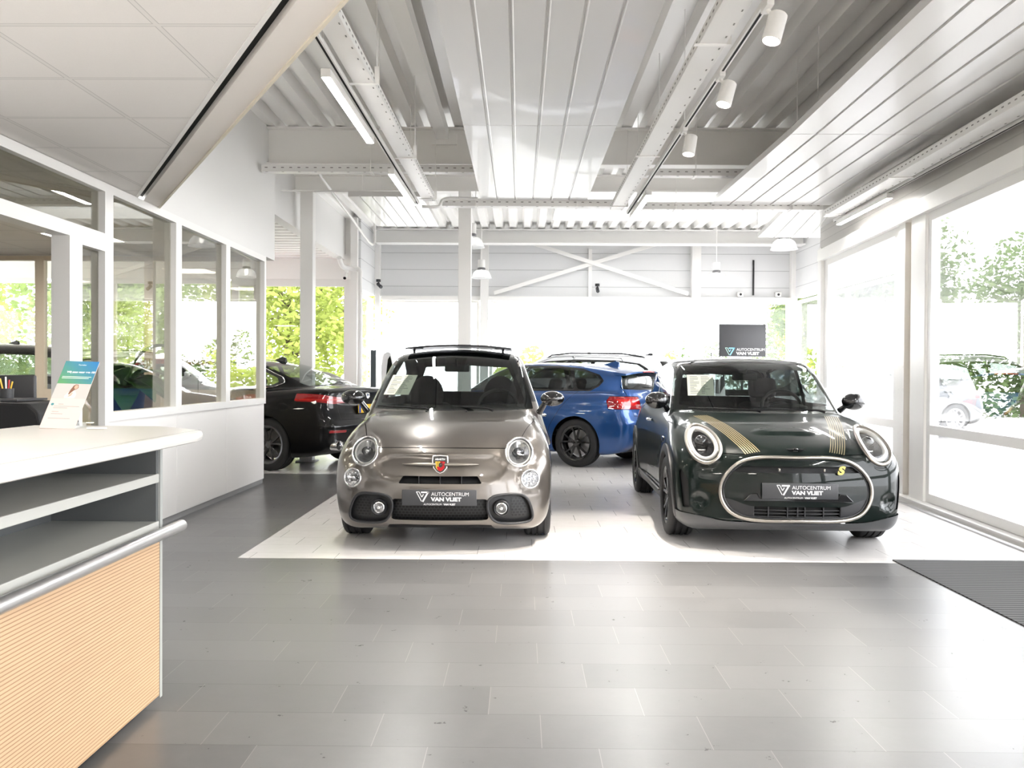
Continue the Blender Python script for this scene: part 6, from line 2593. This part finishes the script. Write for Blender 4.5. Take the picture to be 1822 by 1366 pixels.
def poster_grad():
    m, nt, out = nodes('poster_gradient')
    p = N(nt, 'ShaderNodeBsdfPrincipled')
    p.inputs['Roughness'].default_value = .3
    tc = N(nt, 'ShaderNodeTexCoord')
    sp = N(nt, 'ShaderNodeSeparateXYZ')
    nt.links.new(tc.outputs['Object'], sp.inputs[0])
    f = math_n(nt, 'ADD', math_n(nt, 'MULTIPLY', sp.outputs['X'], 4.5), math_n(nt, 'MULTIPLY', math_n(nt, 'SUBTRACT', sp.outputs['Y'], .27), 5.5))
    f = math_n(nt, 'MINIMUM', math_n(nt, 'MAXIMUM', math_n(nt, 'ADD', f, .5), 0.0), 1.0)
    c = mix_rgb(nt, f, (.10, .30, .13), (.03, .19, .42))
    nt.links.new(c, p.inputs['Base Color'])
    nt.links.new(p.outputs[0], out.inputs[0])
    return m


ps = thing('leaflet_display', 'slanted leaflet display with blue green heading on the reception counter', 'leaflet stand')
ps.matrix_world = Fp
m = MB()
m.bb(-PW, PW, 0, PH, -.003, 0)
card = m.build('card', pbr('poster_paper', (.66, .55, .50), .35), ps)
m = MB()
m.bb(-PW, PW, PH * .655, PH, 0, .0006)
m.build('heading_field', poster_grad(), card)
txt('heading', 'Wij gaan voor een 10!', .0125, CM['white'], card, Matrix.Translation((.01, PH * .82, .0008)), bold=.0004, depth=.0002)
txt('heading', 'Tevreden', .0085, CM['white'], card, Matrix.Translation((.005, PH * .935, .0008)), depth=.0002)
m = MB()
for k, (a, b_) in enumerate(((-.058, .058), (-.058, .05))):
    yy = PH * (.755 - .022 * k)
    m.bb(a, b_, yy, yy + .003, .0006, .0009)
m.build('small_print', pbr('pale_print', (.6, .72, .62), .5), card)
m = MB()
for yy, a, b_ in ((.345, -.03, -.01), (.315, -.045, .055), (.29, -.045, .01), (.235, -.045, -.018), (.205, -.045, .0), (.14, -.05, .035)):
    m.bb(a, b_, PH * yy, PH * yy + .0022, 0, .0004)
m.build('small_print', pbr('grey_lettering', (.33, .29, .28), .6), card)
m = MB()
m.prism([(-.053 + .006 * math.cos(a), PH * .345 + .006 * math.sin(a)) for a in np.linspace(0, 2 * PI, 16, endpoint=False)], 0, .0005)
m.build('dot_mark', pbr('teal_print', (.05, .22, .25), .5), card)
# picture of a long-haired woman in a pale blouse, printed on the card
m = MB()
m.bb(-PW, PW, PH * .435, PH * .655, 0, .0003)
m.build('picture_ground', pbr('picture_beige', (.50, .48, .46), .4), card)
m = MB()
m.prism([(-.018, PH * .44), (.022, PH * .44), (.024, PH * .50), (.016, PH * .545), (.004, PH * .55), (-.012, PH * .52), (-.020, PH * .47)], .0003, .0006)
m.build('picture_blouse', pbr('print_blouse', (.78, .66, .60), .5), card)
m = MB()
m.prism([(-.008, PH * .50), (-.004, PH * .57), (.002, PH * .625), (.010, PH * .645), (.020, PH * .64), (.024, PH * .60), (.020, PH * .575), (.012, PH * .565), (.004, PH * .53), (-.004, PH * .49)], .0006, .0008)
m.build('picture_hair', pbr('print_hair', (.20, .09, .05), .5), card)
m = MB()
m.prism([(.014 + .0075 * math.cos(a), PH * .605 + .010 * math.sin(a)) for a in np.linspace(0, 2 * PI, 16, endpoint=False)], .0008, .0010)
m.prism([(-.006, PH * .455), (.006, PH * .475), (.010, PH * .52), (.006, PH * .52), (-.002, PH * .485)], .0008, .0010)
m.build('picture_skin', pbr('print_skin', (.62, .36, .26), .5), card)
m = MB()
m.add([(-PW, 0, -.003), (PW, 0, -.003), (PW, .11, -.12), (-PW, .11, -.12)], [(0, 1, 2, 3)])
m.add([(-PW, .20, -.003), (PW, .20, -.003), (PW, .04, -.105), (-PW, .04, -.105)], [(3, 2, 1, 0)])
m.build('stand_back', glass('acrylic', (.93, .95, .95), 1.0), ps)
m = MB()
m.rbox((0, 0, 0), (.07, .022, .006), .002, 2)
o = m.build('name_card', pbr('counter_card', (.85, .84, .80), .5), None, 40, loc=(-1.62, 3.34, 1.0345))
tag(o, 'small white card lying on the counter beside the leaflet display', 'card')

# back counter with printer, screen and pens
t = thing('side_cabinet', 'low white cabinet behind the reception counter under the black printer', 'cabinet', (-2.52, 4.5, 0))
m = MB().bb(-.36, .36, -.5, .5, .04, .72)
m.build('cabinet_body', M_PANEL, t)
m = MB().bb(-.38, .38, -.52, .52, .72, .75)
m.build('cabinet_top', LIGHT, t)
t = thing('printer', 'black desktop printer behind the reception counter', 'printer', (-2.57, 4.42, .75))
m = MB()
m.prism([(-.27, 0), (.25, 0), (.27, .12), (.23, .30), (.18, .345), (-.27, .36)], -.19, .19, Matrix(((1, 0, 0, 0), (0, 0, 1, 0), (0, 1, 0, 0), (0, 0, 0, 1))))
m.build('printer_body', pbr('printer_black', (.004, .004, .0045), .5, spec=.25), t, None, .012)
m = MB().bb(-.2, .1, -.14, .14, .352, .362)
m.build('paper_tray', CM['trim'], t)
t = thing('pen_pot', 'black pot of yellow and red pens on the printer', 'pen pot', (-2.62, 4.45, 1.112))
m = MB()
m.lathe([(0, 0), (.032, 0), (.034, .05), (.030, .05), (.029, .004), (0, .004)], 20)
m.build('pot', CM['trim'], t, 40)
for k, mt_ in enumerate((CM['yellow'], CM['redenamel'], CM['yellow'], CM['white'])):
    m = MB()
    a = k * 1.7
    m.cyl((.01 * math.cos(a), .01 * math.sin(a), .008), (.03 * math.cos(a), .03 * math.sin(a), .085 + .008 * k), .004, n=8)
    m.build('pen', mt_, t, 40)
t = thing('computer_monitor', 'black computer monitor seen from behind at the left edge', 'monitor', (-2.80, 4.72, .75))
m = MB()
m.rbox((0, 0, .36), (.36, .03, .24), .01, 2)
m.build('screen', CM['trim'], t, 40)
m = MB()
m.bb(-.03, .03, -.02, .0, .02, .3)
m.bb(-.1, .1, -.08, .08, 0, .02)
m.build('monitor_stand', CM['trim'], t)

# ------------------------------------------------------------------ office behind the panes
t = thing('office_desk', 'pale office desk behind the glazed partition', 'desk', (-3.85, 7.9, 0))
m = MB().bb(-.75, .75, -.6, .6, .72, .75)
m.build('desk_top', pbr('desk_birch', (.62, .50, .36), .5), t)
for x in (-.7, .7):
    m = MB()
    m.bb(x - .03, x + .03, -.4, .4, 0, .72)
    m.build('leg', M_ALU, t)


def carton(x, y, z, s, rz, label):
    t = thing('cardboard_box', label, 'box', (x, y, z), rz, 'cardboard boxes on the office desk')
    m = MB().bb(-s[0] / 2, s[0] / 2, -s[1] / 2, s[1] / 2, 0, s[2])
    m.build('carton', pbr('cardboard', (.56, .44, .29), .8, noise=.1), t)
    m = MB()
    m.bb(-s[0] / 2 - .0006, s[0] / 2 + .0006, -.025, .025, s[2] - .06, s[2] + .0008)
    m.build('tape', pbr('tape_green', (.10, .22, .20), .4), t)


carton(-3.60, 8.28, .75, (.36, .30, .34), .35, 'open brown cardboard box under the plant behind the first office pane')
carton(-4.25, 7.95, .75, (.3, .3, .22), -.2, 'smaller brown cardboard box on the office desk')
t = thing('potted_plant', 'broad-leaved green plant in the office behind the first pane', 'plant', (-3.42, 7.55, .75))
t.scale = (1.5, 1.5, 2.1)
m = MB()
m.lathe([(0, 0), (.09, 0), (.115, .18), (.105, .18), (.10, .165), (0, .165)], 24)
m.build('pot', CM['trim'], t, 40)
rr = random.Random(11)
GREEN = pbr('leaf_green', (.05, .17, .03), .4, noise=.4, nscale=12)
for k in range(16):
    a = k * 2.4
    ln = rr.uniform(.16, .30)
    el = rr.uniform(.3, 1.2)
    d = Vector((math.cos(a) * math.cos(el), math.sin(a) * math.cos(el), math.sin(el)))
    s_ = Vector((-math.sin(a), math.cos(a), 0))
    p0 = Vector((0, 0, .17))
    m = MB()
    v, f = [], []
    n = 8
    for i in range(n + 1):
        u = i / n
        c = p0 + d * (ln * (.25 + 1.0 * u)) + Vector((math.cos(a), math.sin(a), 0)) * (.10 * u * u) - Vector((0, 0, .16 * u * u))
        wd = .075 * math.sin(PI * min(1, u * .95 + .03)) ** .8
        v += [c - s_ * wd, c + Vector((0, 0, -.012)), c + s_ * wd]
    for i in range(n):
        f += [(3 * i, 3 * i + 1, 3 * i + 4, 3 * i + 3), (3 * i + 1, 3 * i + 2, 3 * i + 5, 3 * i + 4)]
    m.add(v, f)
    m.tube([p0 - Vector((0, 0, .02)), p0 + d * ln * .3], .006, 6)
    m.build('leaf', GREEN, t, 60)

# ------------------------------------------------------------------ sign board and posts by the far windows
t = thing('sign_board', 'dark grey dealer sign board on a stand in front of the far window', 'sign', (3.66, 14.6, 0))
m = MB()
m.rbox((0, 0, 1.83), (.77, .03, .535), .004, 2)
bd = m.build('board', pbr('sign_graphite', (.05, .05, .054), .45), t, 30)
Fs = Matrix(((1, 0, 0, .0), (0, 0, -1, -.0156), (0, 1, 0, 1.645), (0, 0, 0, 1)))
dealer_logo(bd, Fs, .33, CM['white'], pbr('ice_blue_print', (.25, .62, .85), .4), pbr('mint_print', (.45, .70, .62), .4))
m = MB()
m.cyl((0, 0, 0), (0, 0, 1.54), .02, n=14)
m.cyl((0, 0, 0), (0, 0, .015), .22, n=28)
m.build('stand', CM['trim'], t, 40)
t = thing('display_pillar', 'slim dark grey pillar standing in the far left window corner', 'pillar', (-2.62, 15.6, 0))
m = MB().bb(-.045, .045, -.05, .05, 0, 1.66)
m.build('post', pbr('slate_grey', (.06, .075, .085), .4), t, bevel=.006)
m = MB().bb(-.06, .06, -.07, .07, 0, .02)
m.build('foot', CM['trim'], t)
t = thing('charging_point', 'white rounded charging point with black inlay beside the slim pillar', 'charging point', (-2.36, 15.55, 0))
m = MB()
m.prism([(-.13, 0), (.13, 0), (.12, 1.2), (.10, 1.45), (.06, 1.6), (.0, 1.64), (-.07, 1.58), (-.11, 1.40)], -.07, .07, Matrix(((1, 0, 0, 0), (0, 0, 1, 0), (0, 1, 0, 0), (0, 0, 0, 1))))
m.build('housing', M_WALL, t, None, .02)
m = MB()
m.prism([(-.02, 1.22), (.075, 1.22), (.085, 1.42), (.05, 1.56), (.01, 1.5)], -.076, -.069, Matrix(((1, 0, 0, 0), (0, 0, 1, 0), (0, 1, 0, 0), (0, 0, 0, 1))))
m.build('inlay', CM['gloss'], t)
m = MB().bb(4.42, 4.50, 12.62, 12.70, 0, 1.55)
m = MB().bb(-.04, .04, -.04, .04, 0, 1.5)
o = m.build('door_post', CM['trim'], None, bevel=.005, loc=(4.62, 13.2, 0))
tag(o, 'slim black post near the glass door behind the black green hatchback', 'post')

# lamps recessed in the office ceiling; unseen reception ones added for warm light
def ceiling_lamp(x, y, label):
    t = thing('ceiling_light', label, 'ceiling light', (x, y, ZS), 0, 'square ceiling lights')
    m = MB()
    m.bb(-.30, .30, -.29, -.27, -.008, -.0005)
    m.bb(-.30, .30, .27, .29, -.008, -.0005)
    m.bb(-.30, -.28, -.27, .27, -.008, -.0005)
    m.bb(.28, .30, -.27, .27, -.008, -.0005)
    m.build('light_frame', M_FRAME, t)
    m = MB()
    m.bb(-.28, .28, -.27, .27, -.004, -.0005)
    m.build('light_diffuser', pbr('warm_diffuser', (.9, .9, .9), .5, emit=(1, .945, .87), estr=16), t)


for x, y, lab in ((-4.3, 6.2, 'lit square ceiling light in the office, nearer one'), (-4.3, 8.6, 'lit square ceiling light in the office, farther one'), (-6.6, 7.4, 'lit square ceiling light deep in the office'),
                  (-1.9, 1.6, 'added unseen square ceiling light over the reception counter'), (-2.3, -.6, 'added unseen square ceiling light behind the reception counter'), (.2, -1.2, 'added unseen square ceiling light above the entrance')):
    ceiling_lamp(x, y, lab)

# ------------------------------------------------------------------ outdoors
g = MB()
g.bb(-60, 60, 18.0, 90, -.3, -.14)
g.bb(7.0, 60, -40, 18.0, -.3, -.14)
g.bb(-60, -13.0, -40, 18.0, -.3, -.14)
g.bb(-13, 7, -40, -5, -.3, -.14)
struct(g, 'ground', pbr('pale_concrete', (.55, .54, .52), .8, noise=.08, nscale=2))


def leaf_mesh(name, n, rad, seed, mat, size=(.10, .2), flat=.8):
    r = random.Random(seed)
    lobes = [(Vector((r.uniform(-.6, .6), r.uniform(-.6, .6), r.uniform(-.5, .6))), r.uniform(.35, .6)) for _ in range(14)]
    v, f = [], []
    for i in range(n):
        c, q = r.choice(lobes)
        d = Vector((r.gauss(0, 1), r.gauss(0, 1), r.gauss(0, 1))).normalized() * (q * r.uniform(.75, 1.05))
        p = Vector(((c.x + d.x) * rad[0], (c.y + d.y) * rad[1], (c.z + d.z) * rad[2]))
        a = Vector((r.gauss(0, 1), r.gauss(0, 1), r.gauss(0, .5))).normalized()
        b = a.orthogonal().normalized()
        b.rotate(Matrix.Rotation(r.uniform(0, 6.28), 3, a))
        s = r.uniform(*size)
        k = len(v)
        v += [p - a * s, p + b * s * .55, p + a * s, p - b * s * .55]
        f.append((k, k + 1, k + 2, k + 3))
    me = bpy.data.meshes.new(name)
    me.from_pydata([tuple(q) for q in v], [], f)
    me.materials.append(mat)
    return me


def leaf_mat(name, c):
    m, nt, out = nodes(name)
    d = N(nt, 'ShaderNodeBsdfDiffuse')
    tl = N(nt, 'ShaderNodeBsdfTranslucent')
    gi = N(nt, 'ShaderNodeTexCoord')
    nz = N(nt, 'ShaderNodeTexNoise')
    nz.inputs['Scale'].default_value = 1.5
    nt.links.new(gi.outputs['Object'], nz.inputs['Vector'])
    cc = mix_rgb(nt, nz.outputs['Fac'], tuple(q * .55 for q in c), tuple(min(1, q * 1.4) for q in c))
    nt.links.new(cc, d.inputs[0])
    nt.links.new(cc, tl.inputs[0])
    mx = N(nt, 'ShaderNodeMixShader')
    mx.inputs[0].default_value = .4
    nt.links.new(d.outputs[0], mx.inputs[1])
    nt.links.new(tl.outputs[0], mx.inputs[2])
    nt.links.new(mx.outputs[0], out.inputs[0])
    return m


LM2 = leaf_mat('deep_leaf', (.10, .145, .055))
LM = [leaf_mat('spring_leaf', (.34, .40, .10)), leaf_mat('fresh_leaf', (.27, .36, .12))]
crowns = [leaf_mesh('crown', 11000, (2.6, 2.4, 2.7), 3 + i, LM[i % 2], (.05, .115)) for i in range(3)]
crowns.append(leaf_mesh('crown', 12000, (2.9, 2.7, 3.1), 21, LM2, (.06, .13)))
tm = MB()
tm.tube([(0, 0, -3.2), (.05, 0, -1.5), (0, .08, 0), (.1, 0, 1.2)], [.17, .13, .10, .04], 8)
for a in range(6):
    tm.tube([(0, 0, -1.2 + .3 * a), (.8 * math.cos(a * 2.1), .8 * math.sin(a * 2.1), -.3 + .4 * a), (1.5 * math.cos(a * 2.1), 1.5 * math.sin(a * 2.1), .5 + .3 * a)], [.06, .04, .015], 6)
trunk = tm.mesh('trunk', pbr('bark', (.10, .075, .05), .9), 40)


def tree(x, y, z, s, k, label, rz=0.0):
    t = thing('tree', label, 'tree', (x, y, -.14), rz, 'trees outside the showroom')
    for nm, me in (('crown', crowns[k]), ('trunk', trunk)):
        o = bpy.data.objects.new(nm, me)
        o.scale = (s, s, s)
        o.location = (0, 0, z * 1.0)
        if nm == 'trunk':
            o.scale = (s, s, z / 3.1)
        link(o, t)


tree(-5.6, 21.0, 2.6, 1.0, 0, 'leafy green tree outside the window right of the office partition')
tree(-11.2, 23.5, 3.0, 1.15, 1, 'leafy green tree outside behind the black saloon', 1.0)
tree(-17.2, 25.0, 3.0, 1.1, 2, 'pale green tree seen through the office panes', 2.0)
tree(-24.0, 27.5, 3.2, 1.2, 0, 'pale green tree outside at the left edge', 3.0)
tree(10.4, 27.0, 2.7, 1.05, 3, 'green tree outside beyond the glass door', .5)
tree(17.6, 30.8, 2.7, 1.15, 3, 'green tree outside at the left part of the right-hand window', 1.7)
tree(14.2, 41.0, 4.0, 1.35, 2, 'tall pale tree outside farther beyond the glass door', 4.0)
tree(25.0, 37.0, 3.4, 1.35, 3, 'tall green tree outside at the right edge', 2.6)


def hedge(x0, x1, y, h, label, seed):
    r = random.Random(seed)
    v, f = [], []
    n = int((x1 - x0) * 170)
    for i in range(n):
        x = r.uniform(x0, x1)
        hh = h * (.8 + .2 * math.sin(x * 1.1 + seed) + .1 * math.sin(x * 3.7))
        p = Vector((x, y + r.uniform(-.8, .8), r.uniform(0, 1) ** .6 * hh - .14))
        a = Vector((r.gauss(0, 1), r.gauss(0, 1), r.gauss(0, .6))).normalized()
        b = a.orthogonal().normalized()
        s = r.uniform(.09, .19)
        k = len(v)
        v += [p - a * s, p + b * s * .6, p + a * s, p - b * s * .6]
        f.append((k, k + 1, k + 2, k + 3))
    me = bpy.data.meshes.new('hedge')
    me.from_pydata([tuple(q) for q in v], [], f)
    me.materials.append(LM[0] if x0 < 5 else LM2)
    tag(link(bpy.data.objects.new('hedge', me)), label, 'hedge')


hedge(-1.0, 5.8, 33, 2.2, 'low pale green hedge outside the middle far windows', 1)
hedge(8.6, 24, 47, 3.4, 'low pale green hedge outside the right-hand front', 4)
hedge(-26, -8, 33, 2.6, 'low green hedge outside the left wing windows', 7)
# ------------------------------------------------------------------ the cars where they stand
def by_wheel(fn, px, py, phi, x_r, y0, label):
    """place a car by the contact point of its left rear wheel; phi turns it from facing -x"""
    a = -math.radians(phi)
    c, s_ = math.cos(a), math.sin(a)
    return fn((px - (x_r * c + y0 * s_), py - (x_r * s_ - y0 * c), 0), a, label)


bronze_hatch((-.565, 6.12, 0), PI / 2, 'small bronze grey hatchback facing the viewer with its glass roof raised')
green_hatch((1.935, 6.12, 0), PI / 2 - .035, 'black green three-door hatchback with oval grille facing the viewer')
by_wheel(blue_hatch, .79, 11.95, 33, 3.46, .76, 'blue five-door hatchback with black wheels seen from behind')
by_wheel(black_saloon, -3.19, 11.25, 24, 3.65, .80, 'black saloon with slim red tail lights beside the office partition')
WP = paint('white_car_paint', (.72, .73, .74), 0, .3)
by_wheel(lambda l, r, q: plain_car('estate_car', l, r, q, WP, 4.3, 1.8, 1.62, 'suv', True), 1.75, 14.75, 20, 3.42, .785, 'white car with black roof rails behind the blue hatchback')
plain_car('hatchback_car', (3.22, 10.35, 0), PI / 2, 'white hatchback standing behind the black green hatchback', WP, 3.9, 1.6, 1.46)
plain_car('hatchback_car', (-8.3, 15.05, 0), 0.0, 'red car behind the black saloon seen through the office panes', paint('red_car_paint', (.36, .012, .015), .2, .25), 4.0, 1.62, 1.5)
plain_car('estate_car', (-9.9, 12.2, 0), -.35, 'black estate car at the left edge seen through the office', paint('black_car_paint', (.007, .008, .011), .2, .25), 4.5, 1.85, 1.62, 'suv')
plain_car('hatchback_car', (6.2, 20.0, 0), 0.12, 'silver car parked outside beyond the glass door', paint('silver_paint', (.10, .105, .11), .6, .3), 4.2, 1.76, 1.5)
# ------------------------------------------------------------------ daylight
w = bpy.data.worlds.new('sky')
bpy.context.scene.world = w
w.use_nodes = True
bg = w.node_tree.nodes['Background']
bg.inputs[0].default_value = (.975, .985, 1.0, 1)
bg.inputs[1].default_value = SKY
def portal(name, loc, size, rot):
    l = bpy.data.lights.new(name, 'AREA')
    l.shape = 'RECTANGLE'
    l.size, l.size_y = size
    l.cycles.is_portal = True
    o = bpy.data.objects.new(name, l)
    o.location = loc
    o.rotation_euler = rot
    link(o)


portal('window_light', (1.3, YB + .35, 1.55), (8.2, 2.5), (-PI / 2, 0, 0))
portal('window_light', (3.95, 2.0, 1.45), (13.2, 2.8), (PI / 2, 0, PI / 2 - .06))
portal('window_light', (-7.6, 16.3, 1.55), (9.4, 2.9), (-PI / 2, 0, 0))
portal('window_light', (1.8, 14.65, 4.3), (2.5, 2.6), (0, 0, 0))
# ------------------------------------------------------------------ camera
sc = bpy.context.scene
F_, YAW, PIT, ROL = 1564., -.0103, -.0112, -.0059
cy, sy = math.cos(YAW), math.sin(YAW)
cp, sp = math.cos(PIT), math.sin(PIT)
cr, sr = math.cos(ROL), math.sin(ROL)
fw = np.array([sy * cp, cy * cp, sp])
r0 = np.array([cy, -sy, 0])
d0 = np.cross(fw, r0)
R_, D_ = cr * r0 + sr * d0, -sr * r0 + cr * d0
cam = bpy.data.cameras.new('camera')
co = bpy.data.objects.new('camera', cam)
COL.objects.link(co)
Mc = Matrix.Identity(4)
for i in range(3):
    Mc[i][0], Mc[i][1], Mc[i][2] = R_[i], -D_[i], -fw[i]
Mc[2][3] = 1.25
co.matrix_world = Mc
cam.sensor_width = 36
cam.lens = 36 * F_ / 1822
cam.clip_start = .05
cam.clip_end = 300
sc.camera = co
sc.view_settings.view_transform = 'Standard'
sc.view_settings.look = 'None'
sc.view_settings.gamma = 1
sc.view_settings.use_curve_mapping = False
sc.view_settings.exposure = EXPO
cy_ = sc.cycles
cy_.use_denoising = True
cy_.max_bounces = 12
cy_.diffuse_bounces = 8
cy_.glossy_bounces = 5
cy_.transparent_max_bounces = 24
cy_.sample_clamp_indirect = 8
cy_.caustics_reflective = False
cy_.caustics_refractive = False
